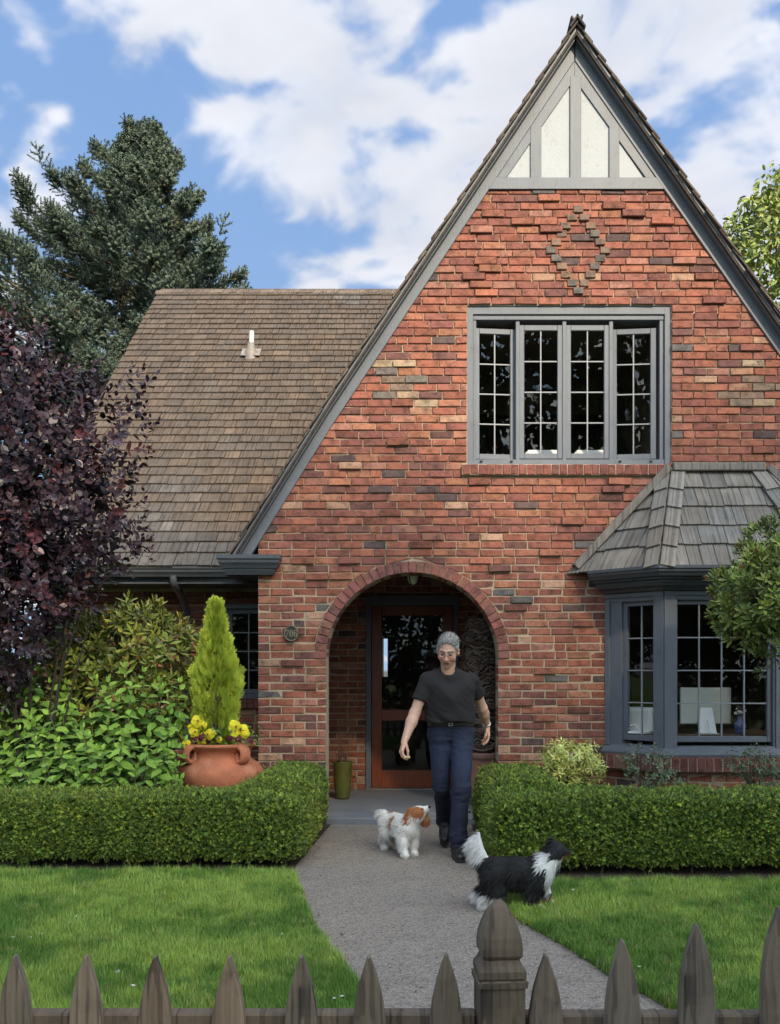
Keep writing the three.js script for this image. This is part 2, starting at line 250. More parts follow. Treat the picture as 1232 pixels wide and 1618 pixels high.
const PAL = [[[0.325, 0.110, 0.072], 28], [[0.36, 0.128, 0.080], 24], [[0.30, 0.108, 0.080], 20], [[0.40, 0.165, 0.098], 9], [[0.255, 0.088, 0.068], 10], [[0.38, 0.165, 0.118], 8], [[0.185, 0.078, 0.066], 5], [[0.125, 0.078, 0.074], 2.5], [[0.145, 0.128, 0.125], 1.6], [[0.47, 0.27, 0.18], 4]];
const PSUM = PAL.reduce((s, p) => s + p[1], 0);
function brickTone(r, up = 0) { let k = r() * PSUM, c = PAL[0][0]; for (const [col, w] of PAL) { k -= w; if (k <= 0) { c = col; break; } } const b = rr(r, 0.86, 1.14), h = rr(r, -0.03, 0.03); return [c[0] * b * (1 + h), c[1] * b * (1 + up), c[2] * b * (1 - h + up * 0.6)]; }
function brickGeo(r, xb0, xb1, xt0, xt1, y0, y1, zf, zb, tone) {
  const c = 0.0045, j = () => rr(r, -0.0028, 0.0028), tz = rr(r, -0.0035, 0.0035), tw = rr(r, -0.003, 0.003);
  const O = [[xb0 + j(), y0 + j()], [xb1 + j(), y0 + j()], [xt1 + j(), y1 + j()], [xt0 + j(), y1 + j()]];
  const I = [[O[0][0] + c, O[0][1] + c], [O[1][0] - c, O[1][1] + c], [O[2][0] - c, O[2][1] - c], [O[3][0] + c, O[3][1] - c]];
  const Z = [zf - tz - tw, zf + tz - tw, zf + tz + tw, zf - tz + tw], P = [];
  const q = (a, b, cc, d) => P.push(...a, ...b, ...cc, ...a, ...cc, ...d);
  const f = I.map((p, i) => [...p, Z[i]]), m = O.map((p, i) => [...p, Z[i] - c]), k = O.map((p) => [...p, zb]);
  q(...f); for (let i = 0; i < 4; i++) { const n = (i + 1) % 4; q(m[i], m[n], f[n], f[i]); q(k[i], k[n], m[n], m[i]); }
  const g = new THREE.BufferGeometry(); g.setAttribute('position', new THREE.BufferAttribute(new Float32Array(P), 3)); g.computeVertexNormals(); boxUV(g);
  const ox = r() * 3, oy = r() * 3, uv = g.attributes.uv; for (let i = 0; i < uv.count; i++) uv.setXY(i, uv.getX(i) + ox, uv.getY(i) + oy);
  return tint(g, tone);
}
const CRS = 0.0718, LEN = 0.213;
// lays courses between y0 and y1; spans(yBottom, yTop) gives the stretches of wall as [left bottom, right bottom, left top, right top, jamb at left, jamb at right]
function layBricks(r, y0, y1, spans, { proud = 0.055, z = 0, depth = 0.02, jamb = 0.27, skip } = {}) {
  const out = [];
  for (let n = 0; y0 + n * CRS < y1 - 0.02; n++) {
    const low = sstep(2.9, 2.0, y0 + n * CRS), JT = mix(0.0095, 0.0128, low), rec = mix(0.016, 0.007, low);   // lower courses are repointed nearly flush
    const yb = y0 + n * CRS + JT / 2, yt = Math.min(y0 + (n + 1) * CRS - JT / 2, y1);
    for (const [lb, rb, lt, rt, jl, jr] of spans(yb, yt)) {
      const L = Math.min(lb, lt), Rr = Math.max(rb, rt); let x = L - ((n % 2 ? LEN / 2 : 0) + rr(r, 0, 0.02)), k = 0;
      if (jl) x = L - (n % 2 ? LEN / 2 : 0);
      while (x < Rr - 0.01) {
        let w = LEN; const q = r(); if (q < 0.06) w = LEN / 2; else w *= rr(r, 0.975, 1.025);
        let a = x + JT / 2, b = x + w - JT / 2; x += w;
        if (b < L + 0.018) continue; if (Rr - x < 0.045) { b = Rr; x = Rr + 1; }
        const first = a <= L + 0.02, last = b >= Rr - 0.02;
        const ab = first ? lb : Math.max(a, lb), at = first ? lt : Math.max(a, lt), bb = last ? rb : Math.min(b, rb), bt = last ? rt : Math.min(b, rt);
        if (bb - ab < 0.015 && bt - at < 0.015) continue;
        const full = bb - ab > 0.17 && !first && !last;
        if (skip && skip((ab + bb) / 2, (yb + yt) / 2)) continue;
        const pr = full && r() < proud ? rr(r, 0.014, 0.028) : 0;
        const cx = (ab + bb) / 2, cy = (yb + yt) / 2, tone = brickTone(r), lump = z === 0 && r() < 1.25 - Math.min(Math.hypot((cx + 0.06) / 0.26, (cy - 3.97) / 0.27), Math.hypot((cx - 3.08) / 0.3, (cy - 4.0) / 0.26)); if (lump) { const q = r(), g3 = q < 0.4 ? [0.25, 0.165, 0.12] : q < 0.65 ? [0.42, 0.29, 0.195] : q < 0.8 ? [0.19, 0.155, 0.135] : [0.40, 0.20, 0.125]; for (let i = 0; i < 3; i++) tone[i] = g3[i] * rr(r, 0.97, 1.03); } if (pr && r() < 0.45) for (let i = 0; i < 3; i++) tone[i] *= 0.72;
        const back = (first && jl) || (last && jr) ? z - jamb : z - depth;
        out.push({ g: brickGeo(r, ab, Math.max(bb, ab + 0.004), at, Math.max(bt, at + 0.004), yb, yt, z + rec + rr(r, -0.004, 0.006) + pr + (lump ? rr(r, -0.004, 0.016) : 0), back, tone), x: (ab + bb) / 2, y: (yb + yt) / 2, full: bb - ab > 0.15, pr });
      }
    }
  }
  return out;
}
// ---- the gable wall: mortar body with the arch, the window and the bay cut out
const wall = (() => {
  const s = new THREE.Shape(); s.moveTo(-1.405, -0.1); s.lineTo(-1.405, 2.56); s.lineTo(-0.746, 3.62); s.lineTo(APX, APY); s.lineTo(4.45, 2.70); s.lineTo(4.45, -0.1); s.lineTo(ARCH.r, -0.1); s.lineTo(ARCH.r, ARCH.y);
  s.absarc(0, ARCH.y, ARCH.r, 0, Math.PI, false); s.lineTo(-ARCH.r, -0.1); s.lineTo(-1.405, -0.1);
  const hole = (x0, x1, y0, y1) => { const h = new THREE.Path(); h.moveTo(x0, y0); h.lineTo(x1, y0); h.lineTo(x1, y1); h.lineTo(x0, y1); h.lineTo(x0, y0); s.holes.push(h); };
  hole(WIN.x0, WIN.x1, WIN.y0, WIN.y1); hole(BAY.x0 + 0.06, BAY.x1 - 0.06, 0.62, 2.2);
  const g = new THREE.ExtrudeGeometry(s, { depth: 0.28, bevelEnabled: false, curveSegments: 40 }); g.translate(0, 0, -0.28);
  return part(house, 'wall', boxUV(g), M.mortar);
})();
{
  const r = rng(21);
  const spans = (yb, yt) => {
    const ym = (yb + yt) / 2; let out = [[leftX(yb), rightX(yb), leftX(yt), rightX(yt), ym < 2.4, 0]];
    const cut = (a0, b0, a1, b1, j) => { const n = []; for (const s of out) { if (s[0] < a0 - 0.01) n.push([s[0], Math.min(s[1], a0), s[2], Math.min(s[3], a1), s[4], j]); if (s[1] > b0 + 0.01) n.push([Math.max(s[0], b0), s[1], Math.max(s[2], b1), s[3], j, s[5]]); } out = n; };
    if (ym < ARCH.y) cut(-ARCH.r, ARCH.r, -ARCH.r, ARCH.r, 1);
    else if (yb < ARCH.y + ARCH.ro) { const h = (y) => Math.sqrt(Math.max(0, ARCH.ro ** 2 - (y - ARCH.y) ** 2)) + 0.006; cut(-h(yb), h(yb), -h(yt), h(yt), 0); }
    if (yt > WIN.y0 - 0.105 && yb < WIN.y0) cut(WIN.x0 - 0.05, WIN.x1 - 0.015, WIN.x0 - 0.05, WIN.x1 - 0.015, 0);
    else if (ym > WIN.y0 && ym < WIN.y1) cut(WIN.x0 - 0.004, WIN.x1 + 0.004, WIN.x0 - 0.004, WIN.x1 + 0.004, 0);
    if (ym < 2.2) cut(BAY.x0 + 0.005, BAY.x1 - 0.005, BAY.x0 + 0.005, BAY.x1 - 0.005, 0);
    return out;
  };
  const all = layBricks(r, 0, 5.78, spans, { proud: 0.10 });
  const ranked = all.filter((b) => b.full && b.y > 0.45 && Math.abs(b.x) < 2.4).sort((a, b) => Math.hypot(a.x, a.y - CH) - Math.hypot(b.x, b.y - CH));
  const own = new Set(ranked.slice(0, 300));
  for (const b of own) part(wall, 'brick', b.g, M.brick);
  stuff(part(wall, 'brickwork', join(all.filter((b) => !own.has(b)).map((b) => b.g)), M.brick));
  // diamond of dark headers above the window
  const dia = new THREE.Group(); dia.name = 'brick_diamond'; house.add(dia);
  const off = [[0], [0.055], [0.116], [0.15], [0.2], [0.248], [0.2], [0.15], [0.112], [0.056], [0]], y0 = py(462) + 0.003;
  off.forEach(([o], k) => { for (const s of o ? [-1, 1] : [1]) { const x = 1.511 + s * o, y = y0 + (10 - k) * 0.0744, d = [[0.19, 0.125, 0.095], [0.15, 0.125, 0.11], [0.27, 0.16, 0.11]][Math.floor(r() * 3)]; part(dia, 'brick', brickGeo(r, x - 0.044, x + 0.044, x - 0.044, x + 0.044, y - 0.031, y + 0.031, 0.032 + rr(r, -0.004, 0.006), 0, d), M.brick); } });
  // ring of bricks on edge round the arch
  const ring = new THREE.Group(); ring.name = 'arch'; house.add(ring);
  const n = 37; for (let k = 0; k < n; k++) {
    const g0 = brickGeo(r, -0.031, 0.031, -0.034, 0.034, -0.052, 0.052, 0.018 + rr(r, -0.002, 0.003), -0.26, brickTone(r).map((c, i) => mix(c, [0.27, 0.105, 0.088][i], 0.75) * rr(r, 0.9, 1.1))), a = Math.PI * (k + 0.5) / n - Math.PI / 2;
    g0.rotateZ(-a); g0.translate(Math.sin(a) * (ARCH.r + 0.0515), ARCH.y + Math.cos(a) * (ARCH.r + 0.0515), 0); part(ring, 'arch_brick', g0, M.brick);
  }
  // brick sill of the upper window
  const sill = new THREE.Group(); sill.name = 'brick_sill'; house.add(sill);
  for (let x = WIN.x0 - 0.045; x < WIN.x1 - 0.05; x += 0.0735) part(sill, 'sill_brick', brickGeo(r, x, x + 0.068, x, x + 0.068, WIN.y0 - 0.095, WIN.y0 - 0.004, 0.055, -0.1, brickTone(r).map((c, i) => mix(c, [0.21, 0.07, 0.056][i], 0.75))), M.brick);
  part(house, 'mortar_bed', bx(WIN.x0 - 0.05, WIN.x1 - 0.03, WIN.y0 - 0.1, WIN.y0 - 0.002, -0.2, 0.047), M.mortar);
}
// ---- gable trim: frieze boards, barge moulding, half timbering with plaster panels
const rakeL = (v) => [[-1.4625 - (2.469 + v - 2.415) * 0.6225, 2.415], [-0.746, 3.62 + v * 0.98], [APX - 0.004, APY + v]];
const rakeR = (v) => [[4.75, APY - (4.75 - APX) * 1.436 + v], [APX + 0.004, APY + v]];
function rakeBand(v0, v1, z0, z1, side) { const A = side < 0 ? rakeL(v0) : rakeR(v0), B = side < 0 ? rakeL(v1) : rakeR(v1); const pts = [...A, ...B.slice().reverse()]; return prism(side < 0 ? pts.slice().reverse() : pts, z0, z1, 0.004); }
for (const s of [-1, 1]) {
  part(house, 'frieze_board', rakeBand(-0.012, 0.15, -0.05, 0.036, s), M.trim);
  part(house, 'barge_moulding', join([rakeBand(0.142, 0.20, -0.05, 0.10, s), rakeBand(0.19, 0.225, -0.05, 0.135, s)]), M.trim);
}
{
  const P = (x, y) => [px(700 + x / 2.316), py(y / 2.316)];
  const panels = [[[232, 655], [318, 655], [318, 520]], [[358, 655], [462, 655], [462, 318], [358, 458]], [[503, 655], [605, 655], [605, 460], [503, 325]], [[642, 655], [730, 655], [642, 523]]];
  const ht = new THREE.Group(); ht.name = 'half_timbering'; house.add(ht);
  for (const p of panels) { const q = p.map(([x, y]) => P(x, y)), cx = q.reduce((s, a) => s + a[0], 0) / q.length, cy = q.reduce((s, a) => s + a[1], 0) / q.length; part(ht, 'plaster_panel', prism(q.map(([x, y]) => [cx + (x - cx) * 1.05, cy + (y - cy) * 1.03]), 0.001, 0.012), M.stucco); }
  const yb0 = py(301.5), yb1 = py(283);
  part(ht, 'beam', prism([[leftX(yb0) - 0.02, yb0], [rightX(yb0) + 0.02, yb0], [rightX(yb1) + 0.02, yb1], [leftX(yb1) - 0.02, yb1]], -0.05, 0.034, 0.004), M.trim);
  const inner = (s) => { const t = 0.17, L = s < 0 ? [[leftX(yb1) - 0.02, yb1], [APX, APY + 0.01]] : [[rightX(yb1) + 0.02, yb1], [APX, APY + 0.01]]; const q = [L[0], L[1], [APX, APY - t], [L[0][0] + (s < 0 ? t / 1.505 : -t / 1.436), yb1]]; return s < 0 ? q.reverse() : q; };
  for (const s of [-1, 1]) part(ht, 'raking_timber', prism(inner(s), -0.05, 0.026, 0.003), M.trim);
  for (const [a, b, yt] of [[318, 358, 470], [462, 503, 285], [605, 642, 470]]) part(ht, 'post', prism([P(a, 657), P(b, 657), P(b, yt), P(a, yt)], -0.05, 0.03, 0.004), M.trim);
}
// ---- sweeps for gutters and mouldings: a profile of [outward, height] carried along a path of [x, z]
function sweep(path, prof) {
  const nrm = []; for (let i = 0; i < path.length - 1; i++) { const dx = path[i + 1][0] - path[i][0], dz = path[i + 1][1] - path[i][1], l = Math.hypot(dx, dz); nrm.push([-dz / l, dx / l]); }
  const rings = path.map((p, i) => { const a = nrm[Math.max(0, i - 1)], b = nrm[Math.min(nrm.length - 1, i)], k = 1 + a[0] * b[0] + a[1] * b[1], m = [(a[0] + b[0]) / k, (a[1] + b[1]) / k]; return prof.map(([o, y]) => [p[0] + m[0] * o, y, p[1] + m[1] * o]); });
  const P = [], q = (a, b, c, d) => P.push(...a, ...b, ...c, ...a, ...c, ...d), n = prof.length;
  for (let i = 0; i < rings.length - 1; i++) for (let k = 0; k < n; k++) q(rings[i][k], rings[i + 1][k], rings[i + 1][(k + 1) % n], rings[i][(k + 1) % n]);
  const tri = THREE.ShapeUtils.triangulateShape(prof.map((p) => new THREE.Vector2(...p)), []);
  for (const e of [rings[0], rings[rings.length - 1]]) for (const t of tri) P.push(...e[t[0]], ...e[t[1]], ...e[t[2]]);
  const g = new THREE.BufferGeometry(); g.setAttribute('position', new THREE.BufferAttribute(new Float32Array(P), 3)); g.computeVertexNormals(); return boxUV(g);
}
const ogee = (y, h, o0, o1) => [[o0, y], [o1 - 0.045, y], [o1 - 0.032, y + h * 0.22], [o1 - 0.014, y + h * 0.42], [o1 - 0.012, y + h * 0.62], [o1, y + h * 0.70], [o1, y + h], [o1 - 0.012, y + h], [o1 - 0.014, y + h * 0.8], [o0, y + h * 0.8]];
part(house, 'gutter', join([sweep([[-4.2, -0.68], [-1.42, -0.68]], ogee(2.32, 0.11, 0, 0.11)), bx(-4.2, -1.42, 2.27, 2.40, -0.72, -0.685)]), M.gutter);
part(house, 'eaves_return', join([sweep([[-1.66, -0.72], [-1.66, 0.06], [-1.285, 0.06], [-1.285, -0.01]], ogee(2.325, 0.12, -0.02, 0.10)), sweep([[-1.66, -0.72], [-1.66, 0.06], [-1.285, 0.06], [-1.285, -0.01]], [[-0.05, 2.27], [0.02, 2.27], [0.04, 2.31], [0.04, 2.335], [-0.05, 2.335]]), bx(-1.69, -1.30, 2.28, 2.40, -0.7, 0.03)]), M.gutter);
part(house, 'soffit', bx(-4.2, -1.41, 2.255, 2.275, -1.22, -0.67), M.gutter);
part(house, 'downspout', join([tube([[-2.34, 2.34, -0.63], [-2.34, 2.26, -0.64], [-2.33, 2.16, -0.9], [-2.32, 2.0, -1.1], [-2.32, 1.9, -1.12]], 0.036, 20, 10), tube([[-2.32, 1.93, -1.12], [-2.32, 1.0, -1.12], [-2.32, 0.05, -1.12]], 0.036, 6, 10)]), M.gutter);

// ---- roofs
function plane(o, u, v) { const U = new THREE.Vector3(...u).normalize(), V = new THREE.Vector3(...v).normalize(), N = new THREE.Vector3().crossVectors(U, V); return new THREE.Matrix4().makeBasis(U, V, N).setPosition(...o); }
function shakeGeo(r, xb0, xb1, xt0, xt1, v0, v1, over, th, tone) {   // one split shake: butt end at v0 standing proud, head tucked under the next course
  const s = (xt1 - xb1) / (v1 - v0) * over, t = (xt0 - xb0) / (v1 - v0) * over, d0 = rr(r, -0.006, 0.006), d1 = d0 + rr(r, -0.004, 0.004), lift = rr(r, -0.003, 0.003);
  const B = [[xb0, v0 + d0], [xb1, v0 + d1]], H = [[xt1 + s, v1 + over], [xt0 + t, v1 + over]], n0 = th * 1.0 + 0.006 + lift, n1 = -0.004, P = [];
  const q = (a, b, c, d) => P.push(...a, ...b, ...c, ...a, ...c, ...d);
  const T4 = [[...B[0], n0], [...B[1], n0 + rr(r, -0.002, 0.002)], [...H[0], n1 + 0.004], [...H[1], n1 + 0.004]], L4 = [[...B[0], n0 - th], [...B[1], n0 - th], [...H[0], n1 - 0.001], [...H[1], n1 - 0.001]];
  q(...T4); q(L4[0], L4[1], T4[1], T4[0]); q(L4[1], L4[2], T4[2], T4[1]); q(L4[3], L4[0], T4[0], T4[3]);
  const g = new THREE.BufferGeometry(); g.setAttribute('position', new THREE.BufferAttribute(new Float32Array(P), 3)); g.computeVertexNormals();
  const uv = new Float32Array(P.length / 3 * 2), ox = r() * 4, oy = r() * 4; for (let i = 0; i < P.length / 3; i++) { uv[2 * i] = P[3 * i] + ox; uv[2 * i + 1] = P[3 * i + 1] + P[3 * i + 2] + oy; } g.setAttribute('uv', new THREE.BufferAttribute(uv, 2));
  return tint(g, tone);
}
function layShakes(r, rows, span, { wmin, wmax, over = 0.12, th = 0.016, gap = 0.005, tone }) {
  const out = [];
  for (let k = 0; k < rows.length - 1; k++) {
    const v0 = rows[k], v1 = rows[k + 1], [lb, rb] = span(v0), [lt, rt] = span(v1); let x = Math.min(lb, lt) - rr(r, 0, wmax);
    while (x < Math.max(rb, rt)) {
      const w = rr(r, wmin, wmax), a = x + gap / 2, b = x + w - gap / 2; x += w;
      const ab = Math.max(a, lb), at = Math.max(a, lt), bb = Math.min(b, rb), bt = Math.min(b, rt);
      if (bb - ab < 0.012 && bt - at < 0.012) continue;
      out.push({ g: shakeGeo(r, Math.min(ab, bb), Math.max(bb, ab), Math.min(at, bt), Math.max(bt, at), v0, v1, over, th, tone(r, (a + b) / 2, v0, k)), row: k, x: (a + b) / 2 });
    }
  }
  return out;
}
const PITCH = 41.5 * Math.PI / 180, mainRun = 7.33;
const mainPlane = plane([0, 2.43, -0.6], [1, 0, 0], [0, Math.sin(PITCH), -Math.cos(PITCH)]);
const mainRoof = part(house, 'roof', (() => {
  const V = (x, v, n) => new THREE.Vector3(x, v, n).applyMatrix4(mainPlane).toArray(), P = [], q = (a, b, c, d) => P.push(...a, ...b, ...c, ...a, ...c, ...d);
  const c = [V(-3.92, 0, 0), V(1.6, 0, 0), V(1.6, mainRun, 0), V(-3.92, mainRun, 0)], d = [V(-3.92, 0, -0.07), V(1.6, 0, -0.07), V(1.6, mainRun, -0.07), V(-3.92, mainRun, -0.07)];
  q(...c); q(...d); for (let i = 0; i < 4; i++) q(c[i], c[(i + 1) % 4], d[(i + 1) % 4], d[i]);
  const rz = [0, 7.27, -6.08], back = (x, t) => [x, 7.27 - t * 0.86, -6.08 - t]; q(back(-3.92, 0), back(4.75, 0), back(4.75, 5.6), back(-3.92, 5.6)); q(back(-3.92, 0.02), back(4.75, 0.02), back(4.75, 5.62), back(-3.92, 5.62));
  q([1.55, 7.26, -6.05], [4.75, 7.26, -6.05], [4.75, 2.5, -0.7], [1.55, 2.5, -0.7]);
  const g = new THREE.BufferGeometry(); g.setAttribute('position', new THREE.BufferAttribute(new Float32Array(P), 3)); g.computeVertexNormals(); return tint(boxUV(g), [0.09, 0.075, 0.06]);
})(), M.shake);
{
  const r = rng(5), rows = [-0.035]; for (let k = 1; k < 40; k++) { const v = k * 0.188; if (v < mainRun) rows.push(v + rr(r, -0.004, 0.004)); } rows.push(mainRun);
  const valley = (v) => -1.72 + 0.575 * v * Math.cos(PITCH) + 0.18;
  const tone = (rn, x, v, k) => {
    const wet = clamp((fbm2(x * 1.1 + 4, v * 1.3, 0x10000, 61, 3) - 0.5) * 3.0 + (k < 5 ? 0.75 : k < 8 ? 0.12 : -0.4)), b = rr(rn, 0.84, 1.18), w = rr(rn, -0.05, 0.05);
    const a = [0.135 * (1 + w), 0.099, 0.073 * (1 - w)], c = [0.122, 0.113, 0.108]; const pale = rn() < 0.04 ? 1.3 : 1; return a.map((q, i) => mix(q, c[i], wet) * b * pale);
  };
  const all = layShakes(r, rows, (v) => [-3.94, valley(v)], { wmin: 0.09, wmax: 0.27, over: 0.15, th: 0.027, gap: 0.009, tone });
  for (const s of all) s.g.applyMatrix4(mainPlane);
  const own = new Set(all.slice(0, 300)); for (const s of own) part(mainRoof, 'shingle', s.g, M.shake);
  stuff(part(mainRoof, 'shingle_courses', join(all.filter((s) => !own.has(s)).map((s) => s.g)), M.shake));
  const caps = []; for (let x = -3.96; x < 1.4; x += 0.2) { const kk = rr(r, 0.75, 1.2), c = [0.2, 0.15, 0.115].map((q) => q * kk); for (const s of [-1, 1]) { const g = box(0.24, 0.016, 0.13, 0, 0, 0.055, 0.002); g.rotateX(s < 0 ? PITCH : Math.PI - PITCH); g.rotateZ(rr(r, -0.02, 0.02) + 0.06); g.translate(x + 0.1, 7.31 + rr(r, -0.003, 0.006), -6.08); caps.push(tint(boxUV(g), c)); } }
  stuff(part(mainRoof, 'ridge_caps', join(caps), M.shake));
  part(mainRoof, 'verge_board', beam([-3.9, 2.34, -0.62], [-3.9, 7.2, -6.12], 0.03, 0.12, [0, 1, 0]), M.gutter);
}
// the cross gable's own roof: thick deck and stepped courses whose ends show along the rakes
{
  const r = rng(8), prof = [...rakeL(0.235), ...rakeR(0.235).slice().reverse()], low = [...rakeL(0.16), ...rakeR(0.16).slice().reverse()];
  const g = prism([...low, ...prof.slice().reverse()], -6.1, 0.13);
  const roof = part(house, 'gable_roof', tint(g, [0.075, 0.055, 0.045]), M.shake);
  const lines = [];
  const along = (A, B, side) => {
    const d = [B[0] - A[0], B[1] - A[1]], L = Math.hypot(...d), n = Math.round(L / 0.21);
    for (let k = 0; k < n; k++) {
      const t0 = k / n, len = L / n + 0.09, ang = Math.atan2(d[1], d[0]);
      let z = 0.165 + rr(r, -0.008, 0.012); const ws = [rr(r, 0.12, 0.26), rr(r, 0.12, 0.26), 5.6];
      for (const w of ws) {
        const b = box(len, 0.017, w - 0.005, len / 2, 0, -w / 2, 0.002); const kk = rr(r, 0.7, 1.3), c = [0.15, 0.115, 0.09].map((q) => q * kk);
        b.rotateZ(-0.07); if (side > 0) b.scale(1, 1, 1); b.rotateZ(ang); b.translate(A[0] + d[0] * t0, A[1] + d[1] * t0, z); b.translate(-Math.sin(ang) * 0.016, Math.cos(ang) * 0.016, 0);
        lines.push(tint(boxUV(b), c)); z -= w;
      }
    }
  };
  const LL = rakeL(0.245), RRk = rakeR(0.245);
  const up = (A, B) => along(A, B, 1);
  for (let i = 0; i < LL.length - 1; i++) up(LL[i], LL[i + 1]);
  { // mirrored for the right slope
    const start = lines.length; const m = (p) => [2 * APX - p[0], p[1]]; up(m(RRk[0]), m(RRk[1]));
    for (let i = start; i < lines.length; i++) { lines[i].scale(-1, 1, 1); lines[i].translate(2 * APX, 0, 0); lines[i].computeVertexNormals(); }
  }
  stuff(part(roof, 'shingle_courses', join(lines), M.shake));
  for (let k = 0; k < 4; k++) { const c = []; for (const s of [-1, 1]) { const b = box(0.13, 0.018, 0.24, s * 0.055, 0, 0, 0.002); b.rotateZ(s < 0 ? 0.97 : -0.96); b.translate(APX, APY + 0.30, 0.07 - k * 0.19); c.push(tint(boxUV(b), [0.06, 0.06, 0.065])); } part(roof, 'ridge_cap', join(c), M.shake); }
}
{ // vent pipe with lead collar
  const q = [px(397, -4.3), 5.70, -4.3], pipe = part(house, 'vent_pipe', tube([[q[0], q[1] - 0.1, q[2]], [q[0], q[1] + 0.16, q[2]], [q[0] + 0.004, q[1] + 0.34, q[2]]], 0.034, 6, 16), mat([0.62, 0.60, 0.58], { rough: 0.6 }));
  const col = lathe([[0.046, 0.12], [0.06, 0.04], [0.085, 0.0], [0.10, -0.14]], 20); const fl = box(0.26, 0.008, 0.22); fl.rotateX(PITCH); const cg = join([col, fl]); cg.translate(q[0], q[1] + 0.045, q[2] + 0.03); part(house, 'pipe_collar', cg, mat([0.34, 0.29, 0.26], { rough: 0.6, t: T.clay, m: 0.4, bump: 0.002 }));
}
// ---- windows
function sash(parent, x0, x1, y0, y1, z, cols, rows, st, r, turn = 0) {     // stiles, rails, glazing bars and a pane in each light
  const g = new THREE.Group(); g.name = 'sash'; const cx = (x0 + x1) / 2; g.position.set(cx, 0, z); g.rotation.y = turn; parent.add(g);
  const a = x0 - cx, b = x1 - cx, d = 0.042;
  part(g, 'sash_frame', join([bx(a, a + st, y0, y1, -d, 0), bx(b - st, b, y0, y1, -d, 0), bx(a + st, b - st, y0, y0 + st, -d, -0.002), bx(a + st, b - st, y1 - st, y1, -d, -0.002)]), M.trim);
  const w = b - a - 2 * st, h = y1 - y0 - 2 * st, bars = [];
  for (let i = 1; i < cols; i++) bars.push(bx(a + st + w * i / cols - 0.0058, a + st + w * i / cols + 0.0058, y0 + st, y1 - st, -0.03, -0.010));
  for (let j = 1; j < rows; j++) bars.push(bx(a + st, b - st, y0 + st + h * j / rows - 0.0058, y0 + st + h * j / rows + 0.0058, -0.029, -0.0115));
  for (const bar of bars) part(g, 'glazing_bar', bar, M.muntin);
  for (let i = 0; i < cols; i++) for (let j = 0; j < rows; j++) { const p = new THREE.PlaneGeometry(w / cols - 0.004, h / rows - 0.004); const m = part(g, 'pane', p, M.glass); m.position.set(a + st + w * (i + 0.5) / cols, y0 + st + h * (j + 0.5) / rows, -0.021); m.rotation.set(rr(r, -0.006, 0.006), rr(r, -0.006, 0.006), 0); }
  return g;
}
{
  const r = rng(31), w = new THREE.Group(); w.name = 'window'; w.position.z = -0.032; house.add(w);
  const { x0, x1, y0, y1 } = WIN, X = (p) => px(p, -0.03), Y = (p) => py(p, -0.03);
  part(w, 'casing', join([bx(x0 - 0.002, x0 + 0.055, y0, y1 - 0.03, -0.16, 0.022), bx(x1 - 0.055, x1 + 0.002, y0, y1 - 0.03, -0.16, 0.022), bx(x0 - 0.002, x1 + 0.002, y1 - 0.075, y1 + 0.01, -0.16, 0.02), bx(x0 + 0.055, x1 - 0.055, y1 - 0.12, y1 - 0.075, -0.16, 0.004), bx(x0 + 0.055, x0 + 0.085, y0 + 0.03, y1 - 0.12, -0.16, -0.004), bx(x1 - 0.095, x1 - 0.055, y0 + 0.03, y1 - 0.12, -0.16, -0.004), bx(x0 + 0.03, x1 - 0.03, y0, y0 + 0.058, -0.16, 0.012)]), M.trim);
  for (const p of [818, 892, 966]) part(w, 'mullion', bx(X(p) - 0.018, X(p) + 0.018, y0 + 0.05, y1 - 0.12, -0.15, -0.012), M.trim);
  for (const [a, b, t] of [[749, 816, 0.10], [820, 890, 0], [894, 964, 0], [968, 1038, -0.10]]) sash(w, X(a), X(b), Y(724), Y(t ? 516 : 512), t ? -0.05 : -0.022, 2, 4, 0.05, r, t);
  for (const p of [760, 808, 979, 1028]) part(w, 'latch', bx(X(p) - 0.012, X(p) + 0.012, y0 + 0.035, y0 + 0.045, 0.008, 0.03), M.black);
}
